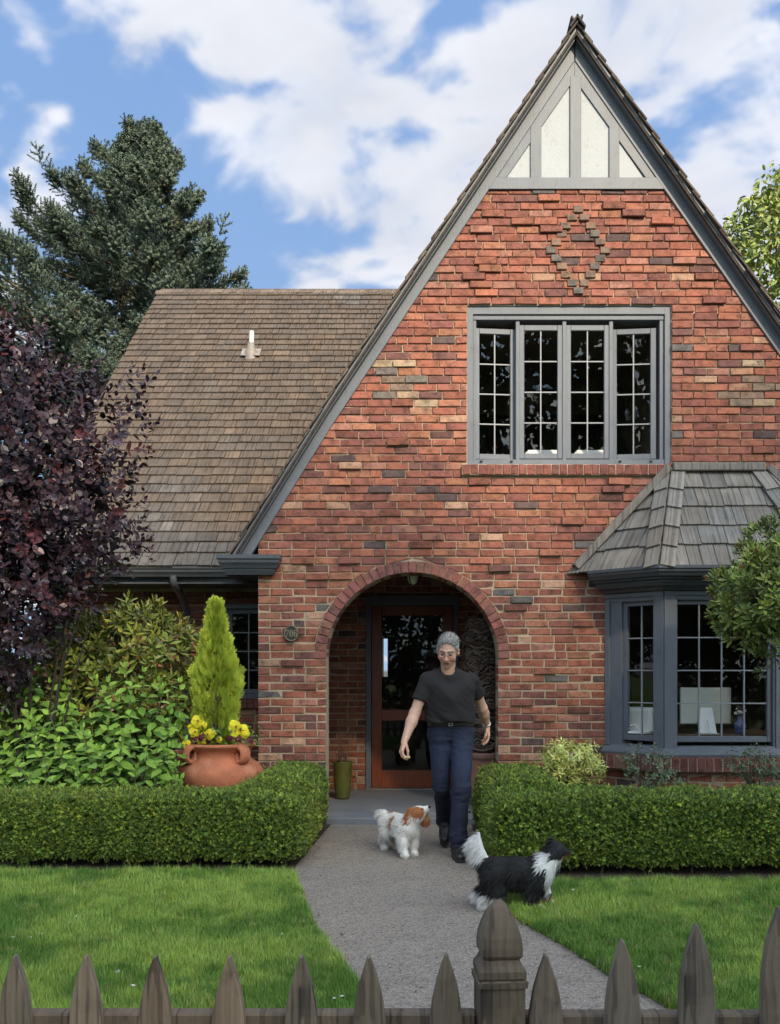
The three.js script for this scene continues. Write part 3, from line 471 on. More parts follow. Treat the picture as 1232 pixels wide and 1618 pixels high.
{ // the recessed wing on the left: brick wall with a window under the eaves
  const r = rng(33), z = -1.2, xa = px(350, z), xb = -1.43, ya = py(1104, z), yb = py(962, z);
  const s = new THREE.Shape([[-3.86, -0.1], [-1.4, -0.1], [-1.4, 2.3], [-3.86, 2.3]].map((p) => new THREE.Vector2(...p))), h = new THREE.Path([[xa, ya], [xb, ya], [xb, yb], [xa, yb]].map((p) => new THREE.Vector2(...p))); s.holes.push(h);
  const g = new THREE.ExtrudeGeometry(s, { depth: 0.25, bevelEnabled: false }); g.translate(0, 0, z - 0.25);
  const wing = part(house, 'wing_wall', boxUV(g), M.mortar);
  const b = layBricks(r, 0, 2.24, (y0, y1) => { const ym = (y0 + y1) / 2; return ym > ya - 0.1 && ym < yb + 0.02 ? [[-3.86, xa - 0.01, -3.86, xa - 0.01, 0, 0]] : [[-3.86, -1.41, -3.86, -1.41, 0, 0]]; }, { z });
  stuff(part(wing, 'brickwork', join(b.map((q) => q.g)), M.brick));
  for (let x = xa - 0.02; x < xb - 0.03; x += 0.0735) part(wing, 'sill_brick', brickGeo(r, x, x + 0.064, x, x + 0.064, ya - 0.098, ya - 0.006, z + 0.05, z - 0.1, brickTone(r).map((c, i) => mix(c, [0.24, 0.085, 0.07][i], 0.7))), M.brick);
  const w = new THREE.Group(); w.name = 'window'; house.add(w);
  part(w, 'casing', join([bx(xa, xa + 0.06, ya, yb, z - 0.15, z + 0.02), bx(xb - 0.06, xb, ya, yb, z - 0.15, z + 0.02), bx(xa - 0.02, xb + 0.02, yb, yb + 0.07, z - 0.15, z + 0.028), bx(xa - 0.02, xb + 0.02, ya, ya + 0.05, z - 0.15, z + 0.03)]), M.trim);
  sash(w, xa + 0.06, xb - 0.06, ya + 0.05, yb, z - 0.02, 2, 4, 0.05, r);
  part(house, 'wall_plate', bx(-3.86, -1.41, 2.10, 2.15, z + 0.005, z + 0.07), mat([0.2, 0.07, 0.04], { t: T.door, m: 0.6 }));
}
// ---- the bay window
{
  const r = rng(35), bay = new THREE.Group(); bay.name = 'bay_window'; house.add(bay);
  const pts = [[BAY.x0, 0.0], [BAY.xb, BAY.b], [BAY.xc, BAY.b], [BAY.x1, 0.0]];
  const gY = [0.828, 1.978];
  const put = (g, p, q) => { const a = Math.atan2(q[1] - p[1], q[0] - p[0]); g.rotateY(-a); g.translate(p[0], 0, p[1]); return g; };
  const cas = [], posts = [];
  for (let k = 0; k < 3; k++) {
    const p = pts[k], q = pts[k + 1], L = Math.hypot(q[0] - p[0], q[1] - p[1]);
    const [ga, gb, cols] = k === 0 ? [0.206, 0.484, 2] : k === 1 ? [0.121, 0.908, 4] : [0.11, 0.388, 2];
    cas.push(put(bx(0, ga - 0.04, gY[0] - 0.09, gY[1] + 0.05, -0.12, -0.002), p, q), put(bx(gb + 0.04, L, gY[0] - 0.09, gY[1] + 0.05, -0.12, -0.002), p, q), put(bx(0, L, gY[1] + 0.04, 2.25, -0.12, 0.004), p, q), put(bx(0, L, 2.055, 2.095, -0.05, 0.02), p, q), put(bx(0, L, gY[0] - 0.16, gY[0] - 0.085, -0.12, 0.0), p, q));
    if (k === 0) cas.push(put(bx(0.0, 0.05, gY[0] - 0.1, gY[1] + 0.06, -0.1, 0.02), p, q)); 
    if (k === 1) cas.push(put(bx(gb + 0.06, gb + 0.09, gY[0] - 0.1, gY[1] + 0.06, -0.1, 0.012), p, q));
    const s = sash(bay, 0, gb - ga + 0.1, gY[0] - 0.05, gY[1] + 0.05, 0, cols, 4, 0.05, r); const a = Math.atan2(q[1] - p[1], q[0] - p[0]), m = (ga + gb) / 2; s.position.set(p[0] + Math.cos(a) * m + Math.sin(a) * 0.03, 0, p[1] + Math.sin(a) * m - Math.cos(a) * 0.03); s.rotation.y = -a;
  }
  part(bay, 'casing', join(cas), M.trim);
  for (const [i, w] of [[1, 0.055], [2, 0.055]]) { const c = pts[i], g = new THREE.CylinderGeometry(0.04, 0.04, 1.5, 8); g.rotateY(Math.PI / 8); const f = g.toNonIndexed(); f.computeVertexNormals(); f.translate(c[0] - Math.sign(i - 1.5) * 0.02, 1.5, c[1] - 0.045); part(bay, 'corner_post', boxUV(f), M.trim); }
  for (const [i, a0, b0, j, a1, b1] of [[0, 0.494, 0.594, 1, 0, 0.112], [1, 1.09, 1.2, 2, 0, 0.1]]) for (const [k, a, b] of [[i, a0, b0], [j, a1, b1]]) part(bay, 'corner_board', put(bx(a, b, 0.70, 2.2, -0.1, 0.014), pts[k], pts[k + 1]), M.trim);
  part(bay, 'wood_sill', sweep(pts, [[-0.15, 0.67], [0.07, 0.655], [0.075, 0.675], [0.07, 0.69], [-0.0, 0.735], [-0.15, 0.735]]), M.trim);
  // rowlock course, then the brick base
  const body = part(bay, 'base_wall', sweep(pts, [[-0.2, -0.05], [-0.006, -0.05], [-0.006, 0.52], [0.086, 0.53], [0.086, 0.648], [-0.2, 0.655]]), M.mortar);
  for (let k = 0; k < 3; k++) {
    const p = pts[k], q = pts[k + 1], L = Math.hypot(q[0] - p[0], q[1] - p[1]);
    for (let x = k === 1 ? -0.03 : 0.0; x < L + (k === 1 ? -0.03 : -0.05); x += 0.074) { const g = brickGeo(r, x, x + 0.063, x, x + 0.063, 0.525, 0.654, 0.094, -0.02, brickTone(r).map((c, i) => mix(c, [0.17, 0.065, 0.058][i], 0.7))); part(body, 'sill_brick', put(g, p, q), M.brick); }
    const b = layBricks(r, 0, 0.5, () => [[0, L, 0, L, 0, 0]], { z: -0.008, proud: 0 }); stuff(part(body, 'brickwork', put(join(b.map((e) => e.g)), p, q), M.brick));
  }
  // gutter and cornice
  part(bay, 'gutter', sweep(pts, ogee(2.205, 0.085, 0.0, 0.295)), M.gutter);
  part(bay, 'cornice', sweep(pts, [[-0.05, 2.10], [0.05, 2.10], [0.07, 2.125], [0.13, 2.135], [0.15, 2.165], [0.15, 2.18], [0.2, 2.185], [0.2, 2.222], [-0.05, 2.222]]), M.gutter);
  part(bay, 'ceiling', prism([[1.83, -0.1], [3.75, -0.1], [3.35, 0.36], [2.22, 0.36]].map(([x, z]) => [x, z]), 0, 0.02).rotateX(Math.PI / 2).translate(0, 2.1, 0), M.stucco);
  // roof
  const V = (p) => new THREE.Vector3(...p);
  const EA = [1.44, 2.29, 0.0], EB = [2.09, 2.29, 0.655], EC = [3.49, 2.29, 0.655], ED = [4.14, 2.29, 0.0], TB = [2.36, 3.22, 0.02], TC = [3.2, 3.22, 0.02];
  const rg = new THREE.BufferGeometry(); rg.setAttribute('position', new THREE.BufferAttribute(new Float32Array([...EA, ...EB, ...TB, ...EB, ...EC, ...TC, ...EB, ...TC, ...TB, ...EC, ...ED, ...TC]), 3)); rg.computeVertexNormals();
  const broof = part(bay, 'bay_roof', tint(boxUV(rg), [0.08, 0.07, 0.06]), M.shake);
  const grey = (rn) => { const b = rr(rn, 0.8, 1.25), w = rr(rn, -0.04, 0.05); return [0.245 * b * (1 + w), 0.23 * b, 0.212 * b * (1 - w)]; };
  const face = (A, B, TL, TR, rowsN, off) => {      // eave from A to B, head from TL to TR
    const a = new THREE.Vector3(...A), b = new THREE.Vector3(...B), u = b.clone().sub(a), L = u.length(); u.normalize(); const t = new THREE.Vector3(...TL).sub(a), v = t.clone().addScaledVector(u, -t.dot(u)), H = v.length(); v.normalize();
    const m = plane(A, u.toArray(), v.toArray()), tl = t.dot(u), trr = new THREE.Vector3(...TR).sub(a).dot(u), rows = [-0.02]; for (let k = 1; k < rowsN; k++) rows.push(k * H / rowsN); rows.push(H);
    for (const s of layShakes(r, rows, (q) => [tl * q / H, mix(L, trr, q / H)], { wmin: 0.10, wmax: 0.25, over: 0.08, th: 0.02, gap: 0.006, tone: grey })) part(broof, 'shingle', s.g.applyMatrix4(m), M.shake);
  };
  face(EB, EC, TB, TC, 5); face(EA, EB, TB, TB, 5); face(EC, ED, TC, TC, 5);
  for (const [A, B, P1, P2] of [[EB, TB, EC, EA], [EC, TC, EB, ED]]) {    // saddle boards over the hips: one board on each face
    const a = V(A), d = V(B).sub(a), ax = d.clone().normalize(), n = 5;
    for (let k = 0; k < n; k++) {
      const c = a.clone().addScaledVector(d, (k + 0.45) / n), tone = grey(r).map((q) => q * 1.12), gs = [];
      for (const P of [P1, P2]) { const e = V(P).sub(a), X = e.addScaledVector(ax, -e.dot(ax)).normalize(), N = new THREE.Vector3().crossVectors(X, ax), sx = N.y < 0 ? -1 : 1; if (sx < 0) { N.negate(); X.negate(); } const g = box(0.125, 0.285, 0.02, sx * 0.058, 0, 0.036, 0.002); g.rotateX(-0.085); g.applyMatrix4(new THREE.Matrix4().makeBasis(X, ax, N).setPosition(c)); gs.push(tint(g, tone)); }
      part(broof, 'hip_cap', join(gs), M.shake);
    }
  }
  const fl = (a, b, w, h) => tint(boxUV(beam(a, b, w, h, [0, 0, 1])), [0.27, 0.245, 0.225]);
  part(broof, 'flashing_board', fl([EA[0] + 0.04, EA[1] + 0.05, 0.05], [TB[0] - 0.03, TB[1] + 0.03, 0.05], 0.07, 0.10), M.shake);
  part(broof, 'flashing_board', fl([ED[0] - 0.04, ED[1] + 0.05, 0.05], [TC[0] + 0.03, TC[1] + 0.03, 0.05], 0.07, 0.10), M.shake);
  part(broof, 'flashing_board', fl([TB[0], TB[1] + 0.03, 0.05], [TC[0], TC[1] + 0.03, 0.05], 0.075, 0.085), M.shake);
}
// ---- rooms behind the openings, and the shell that closes the house
function room(x0, x1, y0, y1, z0, z1, name) {
  const t = 0.05, l = [bx(x0 - t, x0, y0, y1, z0, z1), bx(x1, x1 + t, y0, y1, z0, z1), bx(x0 - t, x1 + t, y1, y1 + t, z0, z1), bx(x0 - t, x1 + t, y0 - t, y1 + t, z0 - t, z0)];
  const g = part(house, name, join(l), M.inside); part(g, 'floor', bx(x0 - t, x1 + t, y0 - t, y0, z0, z1), M.floorIn); return g;
}
room(1.5, 4.3, 0.35, 2.5, -3.2, -0.281, 'study_room');
room(0.3, 2.5, 2.95, 5.0, -3.0, -0.281, 'upper_room');
room(-3.6, -1.45, 0.3, 2.24, -4.0, -1.452, 'wing_room');
{
  const t = 0.06, hall = part(house, 'hall', join([bx(-0.75 - t, -0.75, 0.06, 2.45, -7.6, -2.26), bx(0.8, 0.8 + t, 0.06, 2.45, -7.6, -2.26), bx(-0.75 - t, 0.8 + t, 2.45, 2.5, -7.6, -2.26), bx(-0.75, -0.60, 0.06, 2.45, -7.6, -7.54), bx(-0.42, 0.8, 0.06, 2.45, -7.6, -7.54), bx(-0.60, -0.42, 0.06, 1.30, -7.6, -7.54), bx(-0.60, -0.42, 1.95, 2.45, -7.6, -7.54)]), M.inside);  // end-wall gap added so a bright streak, like a reflection, shows in the door glass
  part(hall, 'floor', bx(-0.81, 0.86, 0.01, 0.055, -7.6, -2.26), M.floorIn);
  part(house, 'rear_wall', join([bx(-3.86, -0.60, -0.1, 2.6, -11.4, -11.2), bx(-0.42, 4.45, -0.1, 2.6, -11.4, -11.2), bx(-0.6, -0.42, -0.1, 1.0, -11.4, -11.2), bx(-0.6, -0.42, 2.2, 2.6, -11.4, -11.2), bx(4.2, 4.449, -0.1, 2.68, -11.2, -0.281), bx(-3.86, -3.6, -0.1, 2.35, -11.2, -1.45)]), M.mortar);
  part(house, 'gable_end_wall', (() => { const g = prism([[-11.2, 2.35], [-0.85, 2.35], [-6.08, 7.15]].map(([z, y]) => [-z, y]).reverse(), 0, 0.15); g.rotateY(Math.PI / 2); g.translate(-3.85, 0, 0); return boxUV(g); })(), M.stucco);
}
// ---- the porch behind the arch
{
  const r = rng(41), z = -2.05, d0 = px(587, z), d1 = px(715, z), f0 = px(578, z), f1 = px(724, z), top = py(957, z), ft = py(948, z);
  const porch = part(house, 'porch', join([bx(-1.32, -1.25, 0, 2.6, z, -0.285), bx(1.25, 1.32, 0, 2.6, z, -0.285), bx(-1.32, 1.32, 2.6, 2.66, z, -0.285), bx(-1.32, f0, 0, 2.6, z - 0.2, z), bx(f1, 1.32, 0, 2.6, z - 0.2, z), bx(f0, f1, ft, 2.6, z - 0.2, z)]), M.mortar);
  const b = [...layBricks(r, 0.06, 2.58, (yb) => yb < ft ? [[-1.25, f0, -1.25, f0, 0, 0], [f1, 1.25, f1, 1.25, 0, 0]] : [[-1.25, 1.25, -1.25, 1.25, 0, 0]], { z, proud: 0.05 })].map((e) => e.g);
  for (const s of [-1, 1]) for (const e of layBricks(r, 0.06, 2.58, () => [[0.29, 2.04, 0.29, 2.04, 0, 0]], { z: 0, proud: 0.03 })) { e.g.rotateY(-s * Math.PI / 2); if (s > 0) e.g.translate(1.25, 0, -2.33); else e.g.translate(-1.25, 0, 0); b.push(e.g); }
  stuff(part(porch, 'brickwork', join(b), M.brick));
  part(porch, 'ceiling', bx(-1.25, 1.25, 2.585, 2.597, z, -0.285), M.inside);
  part(house, 'porch_floor', bx(-1.25, 1.25, -0.06, 0.06, z - 0.2, -0.281, 0.004), M.porch);
  part(house, 'door_step', bx(-0.785, 0.785, -0.06, 0.058, -0.28, 0.03, 0.006), M.porch);
  part(house, 'door_frame', join([bx(f0, d0 - 0.004, 0.06, ft, z - 0.18, z + 0.03), bx(d1 + 0.004, f1, 0.06, ft, z - 0.18, z + 0.03), bx(f0, f1, top + 0.004, ft + 0.05, z - 0.18, z + 0.035)]), M.trim);
  const dz = z - 0.05, st = 0.114, yr = (p) => py(p, z);
  const door = part(house, 'door', join([bx(d0, d0 + st, 0.075, top, dz - 0.045, dz), bx(d1 - st, d1, 0.075, top, dz - 0.045, dz), bx(d0 + st, d1 - st, yr(972), top, dz - 0.045, dz - 0.002), bx(d0 + st, d1 - st, yr(1139), yr(1122), dz - 0.045, dz - 0.002), bx(d0 + st, d1 - st, 0.075, yr(1218), dz - 0.045, dz - 0.002)]), M.door);
  for (const [a, c] of [[1122, 972], [1218, 1139]]) { const p = part(door, 'pane', new THREE.PlaneGeometry(d1 - d0 - 2 * st, yr(c) - yr(a)), M.glass); p.position.set((d0 + d1) / 2, (yr(a) + yr(c)) / 2, dz - 0.022); }
  part(door, 'handle', join([bx(d1 - 0.075, d1 - 0.035, 1.0, 1.2, dz, dz + 0.012), tube([[d1 - 0.055, 1.13, dz + 0.01], [d1 - 0.055, 1.13, dz + 0.06], [d1 - 0.14, 1.125, dz + 0.06]], 0.01, 12, 8)]), M.metal);
  part(house, 'threshold', bx(f0, f1, 0.06, 0.074, z - 0.19, z + 0.06), mat([0.2, 0.19, 0.18], { rough: 0.5 }));
}
{ // lamp hanging in the head of the arch, unlit
  const l = thing('porch_lamp', 'small frosted glass lantern hanging unlit under the brick arch', 'lamp', [px(652, -0.42), 0, -0.42]);
  part(l, 'hanger', join([tube([[0, 2.585, 0], [0, 2.36, 0]], 0.008, 2, 8), lathe([[0.001, 2.385], [0.03, 2.38], [0.058, 2.345], [0.062, 2.335], [0.001, 2.335]], 20)]), M.black);
  part(l, 'glass_shade', lathe([[0.05, 2.336], [0.054, 2.31], [0.05, 2.275], [0.038, 2.245], [0.02, 2.23], [0.001, 2.226]], 24), mat([0.86, 0.83, 0.74], { rough: 0.35 }));
  part(l, 'cage', join([0, 1, 2, 3].map((k) => { const a = k * Math.PI / 2 + 0.5, p = (rad, y) => [Math.cos(a) * rad, y, Math.sin(a) * rad]; return tube([p(0.06, 2.34), p(0.068, 2.30), p(0.06, 2.25), p(0.03, 2.222)], 0.0045, 10, 6); })), M.black);
}
{ // house number plate
  const font = await new FontLoader().loadAsync('fonts/droid/droid_serif_bold.typeface.json');
  const g = part(house, 'number_plate', (() => { const s = new THREE.CylinderGeometry(0.072, 0.075, 0.014, 36); s.rotateX(Math.PI / 2); s.scale(0.92, 1, 1); s.translate(px(461), py(1001), 0.044); return s; })(), mat([0.03, 0.028, 0.025], { rough: 0.35 }), 'dark round plate with the number 706');
  const rim = new THREE.TorusGeometry(0.067, 0.005, 8, 40); rim.scale(0.92, 1, 1); rim.translate(px(461), py(1001), 0.051); const brass = mat([0.22, 0.185, 0.12], { rough: 0.5, metal: 0.3 });
  part(g, 'rim', rim, brass);
  const t = new TextGeometry('706', { font, size: 0.058, depth: 0.004, curveSegments: 4 }); t.computeBoundingBox(); const b = t.boundingBox; t.translate(-(b.min.x + b.max.x) / 2, -(b.min.y + b.max.y) / 2, 0); t.scale(0.84, 1.1, 1); t.translate(px(461), py(1001), 0.051); part(g, 'numerals', t, brass);
}

// ================================================================ plants
const V3 = (x, y, z) => new THREE.Vector3(x, y, z);
function leafGeo(len, wid, { fold = 0.18, curl = 0.15, wide = 0.45, stem = 0.06 } = {}) {   // a folded, curling leaf along +y with its face to +z
  const st = [[stem, 0.0], [wide * 0.55, 0.36], [wide, 0.5], [(1 + wide) / 2, 0.36], [1, 0]], mid = [], L = [], R = [];
  for (const [t, w] of st) { const y = t * len, z = -curl * len * t * t; mid.push([0, y, z - fold * w * wid]); L.push([-w * wid, y, z]); R.push([w * wid, y, z]); }
  const P = []; const tri = (a, b, c) => P.push(...a, ...b, ...c);
  for (let i = 0; i < st.length - 1; i++) { if (i === 0) { tri(mid[0], mid[1], L[1]); tri(mid[0], R[1], mid[1]); } else if (i === st.length - 2) { tri(mid[i], mid[i + 1], L[i]); tri(mid[i], R[i], mid[i + 1]); } else { tri(L[i], mid[i], mid[i + 1]); tri(L[i], mid[i + 1], L[i + 1]); tri(mid[i], R[i], R[i + 1]); tri(mid[i], R[i + 1], mid[i + 1]); } }
  const g = new THREE.BufferGeometry(); g.setAttribute('position', new THREE.BufferAttribute(new Float32Array(P), 3)); g.computeVertexNormals(); return g;
}
function leaf4(len, wid) { const P = [0, 0, 0, wid / 2, len * 0.45, 0, 0, len * 0.5, -wid * 0.15, 0, 0, 0, 0, len * 0.5, -wid * 0.15, -wid / 2, len * 0.45, 0, wid / 2, len * 0.45, 0, 0, len, 0, 0, len * 0.5, -wid * 0.15, 0, len * 0.5, -wid * 0.15, 0, len, 0, -wid / 2, len * 0.45, 0]; const g = new THREE.BufferGeometry(); g.setAttribute('position', new THREE.BufferAttribute(new Float32Array(P), 3)); g.computeVertexNormals(); return g; }
function basisFrom(d, n) { const Y = d.clone().normalize(), X = V3().crossVectors(Y, n); if (X.lengthSq() < 1e-6) X.set(1, 0, 0); X.normalize(); const Z = V3().crossVectors(X, Y); return new THREE.Matrix4().makeBasis(X, Y, Z); }
const rdir = (r) => { const z = rr(r, -1, 1), a = rr(r, 0, Math.PI * 2), q = Math.sqrt(1 - z * z); return V3(q * Math.cos(a), z, q * Math.sin(a)); };
const ngeo = (list) => mergeGeometries(list.map((g) => { g = g.index ? g.toNonIndexed() : g; for (const k of Object.keys(g.attributes)) if (k !== 'position' && k !== 'normal' && k !== 'color') g.deleteAttribute(k); return g; }));
// leaves set round and along a shoot that points along +y
function shoot(r, { n, leaf, len = 0, tilt0, tilt1, s0 = 1, s1 = 1, twist = 2.4, rot = 0 }) {
  const out = [];
  for (let i = 0; i < n; i++) { const t = n > 1 ? i / (n - 1) : 0, a = i * twist + rr(r, -0.25, 0.25) + rot, ti = mix(tilt0, tilt1, t) + rr(r, -0.15, 0.15), s = mix(s0, s1, t) * rr(r, 0.85, 1.15); const d = V3(Math.sin(ti) * Math.cos(a), Math.cos(ti), Math.sin(ti) * Math.sin(a)), m = basisFrom(d, V3(-Math.cos(a) * Math.cos(ti), Math.sin(ti), -Math.sin(a) * Math.cos(ti))); m.scale(V3(s, s, s)); m.setPosition(0, t * len, 0); out.push(leaf.clone().applyMatrix4(m)); }
  return ngeo(out);
}
function spread(parent, name, geo, m, list) {       // list of [position, axis, face, size, colour]
  const im = new THREE.InstancedMesh(geo, m, list.length), c = new THREE.Color(), q = new THREE.Matrix4();
  list.forEach(([p, d, n, s, col], i) => { q.copy(basisFrom(d, n)).scale(V3(s, s, s)).setPosition(p.x, p.y, p.z); im.setMatrixAt(i, q); im.setColorAt(i, c.setRGB(...col)); });
  im.name = name; im.userData.kind = 'stuff'; shade(im); parent.add(im); return im;
}
const leafMat = (rough = 0.55, tr = 0.28) => mat([1, 1, 1], { rough, transmission: tr, thickness: 0, ior: 1.4 });
const MLF = mat([1, 1, 1], { rough: 0.6 }), MTL = leafMat(0.75, 0.3), MGL = mat([1, 1, 1], { rough: 0.38 }), MDL = mat([1, 1, 1], { rough: 0.75 });
const vary = (r, c, b = 0.2, h = 0.08) => { const k = rr(r, 1 - b, 1 + b), w = rr(r, -h, h); return [c[0] * k * (1 + w), c[1] * k, c[2] * k * (1 - w)]; };
const mixc = (a, b, t) => a.map((q, i) => mix(q, b[i], t));
function inBlobs(r, blobs, shell = 0) {              // a random point in one of the ellipsoids [x, y, z, rx, ry, rz], near the surface for shell near 1
  const vol = blobs.map((b) => b[3] * b[4] * b[5]), tot = vol.reduce((a, b) => a + b, 0);
  for (;;) {
    let k = r() * tot, i = 0; while (i < blobs.length - 1 && (k -= vol[i]) > 0) i++; const b = blobs[i], d = rdir(r), q = Math.pow(r(), mix(1 / 3, 0.06, shell));
    const p = V3(b[0] + d.x * q * b[3], b[1] + d.y * q * b[4], b[2] + d.z * q * b[5]);
    let deep = 1; for (const e of blobs) deep = Math.min(deep, Math.hypot((p.x - e[0]) / e[3], (p.y - e[1]) / e[4], (p.z - e[2]) / e[5]));
    if (shell && deep < q - 0.12 && r() < 0.85) continue;
    const n = V3((p.x - b[0]) / b[3] ** 2, (p.y - b[1]) / b[4] ** 2, (p.z - b[2]) / b[5] ** 2).normalize();
    return [p, n, deep];
  }
}
const limbs = (parent, name, list, m = M.bark) => part(parent, name, join(list.map(([pts, r0, tp]) => boxUV(tube(pts, r0, 10, 7, tp)))), m);

// ---- clipped box hedges
{
  const r = rng(51), lf = leaf4(0.0165, 0.0105), sprigs = [0, 1, 2].map(() => shoot(r, { n: 8, leaf: lf, len: 0.02, tilt0: 1.25, tilt1: 0.35, s0: 1.1, s1: 0.75 }));
  const hedgeMat = mat([1, 1, 1], { rough: 0.42 });
  const smn = (a, b, k) => { const h = clamp(0.5 + 0.5 * (b - a) / k); return b + (a - b) * h - k * h * (1 - h); };
  function hedge(label, blocks, seed, glow) {
    const r = rng(seed), h = thing('boxwood_hedge', label, 'hedge', [0, 0, 0], 'clipped box hedges along the path');
    const sd = (x, y, z) => { let d = 9; for (const [x0, x1, y1, z0, z1, rad] of blocks) { const qx = Math.abs(x - (x0 + x1) / 2) - (x1 - x0) / 2 + rad, qy = Math.abs(y - (y1 + 0.05) / 2) - (y1 - 0.05) / 2 + rad, qz = Math.abs(z - (z0 + z1) / 2) - (z1 - z0) / 2 + rad; const o = Math.hypot(Math.max(qx, 0), Math.max(qy, 0), Math.max(qz, 0)) + Math.min(Math.max(qx, qy, qz), 0) - rad; d = d > 5 ? o : smn(d, o, 0.07); } return d - 0.06 * (fbm3(x * 4 + seed, y * 4, z * 4, 2) - 0.5) - 0.035 * (fbm3(x * 14 + seed, y * 14, z * 14, 2) - 0.5); };
    const list = []; const e = 0.004;
    for (const [x0, x1, y1, z0, z1] of blocks) {
      const area = (x1 - x0) * (z1 - z0) + 2 * (x1 - x0 + z1 - z0) * y1, n = Math.round(area * 9000);
      for (let i = 0; i < n; i++) {
        const p = V3(rr(r, x0 - 0.02, x1 + 0.02), rr(r, 0.02, y1 + 0.02), rr(r, z0 - 0.02, z1 + 0.02)); const f = r() * area; // push a random point of one face on to the surface
        if (f < (x1 - x0) * (z1 - z0)) p.y = y1; else if (r() < (x1 - x0) / (x1 - x0 + z1 - z0)) p.z = r() < 0.82 ? z1 : z0; else p.x = r() < 0.5 ? x0 : x1;
        let nrm; for (let k = 0; k < 3; k++) { const d = sd(p.x, p.y, p.z); nrm = V3(sd(p.x + e, p.y, p.z) - d, sd(p.x, p.y + e, p.z) - d, sd(p.x, p.y, p.z + e) - d).normalize(); p.addScaledVector(nrm, -d); }
        if (sd(p.x, p.y, p.z) < -0.03) continue;
        const inD = r() < 0.28 ? rr(r, 0.03, 0.26) : r() ** 2 * 0.06; p.addScaledVector(nrm, -inD + rr(r, 0, 0.012) + (r() < 0.03 ? rr(r, 0.01, 0.045) : 0)); if (p.y < 0.05) continue;
        const dir = nrm.clone().addScaledVector(rdir(r), 0.55).add(V3(0, 0.35, 0));
        const young = r() ** 1.6;
        list.push([p, dir, rdir(r), rr(r, 0.8, 1.3), vary(r, mixc([0.085, 0.145, 0.03], [0.34, 0.43, 0.065], young), 0.45, 0.14)]);
      }
    }
    const k3 = [[], [], []]; list.forEach((q, i) => k3[i % 3].push(q)); k3.forEach((q, i) => spread(h, 'foliage', sprigs[i], hedgeMat, q));
    const st = []; for (const [x0, x1, y1, z0, z1] of blocks) for (let i = 0; i < (x1 - x0) * 9 + 3; i++) { const x = rr(r, x0 + 0.1, x1 - 0.1), z = rr(r, z0 + 0.1, z1 - 0.08); st.push([[[x, 0, z], [x + rr(r, -0.02, 0.02), 0.1, z], [x + rr(r, -0.05, 0.05), 0.2, z + rr(r, -0.03, 0.03)]], 0.008, 0.6]); } limbs(h, 'stem', st);
  }
  hedge('low clipped box hedge turning in front of the terracotta pot', [[-4.3, -0.79, 0.495, 1.34, 1.97, 0.13], [-1.24, -0.77, 0.575, 0.22, 1.6, 0.16]], 52);
  hedge('low clipped box hedge below the bay window', [[0.56, 4.6, 0.515, 1.55, 2.22, 0.14], [0.55, 1.10, 0.58, 0.35, 1.8, 0.18]], 53);
}
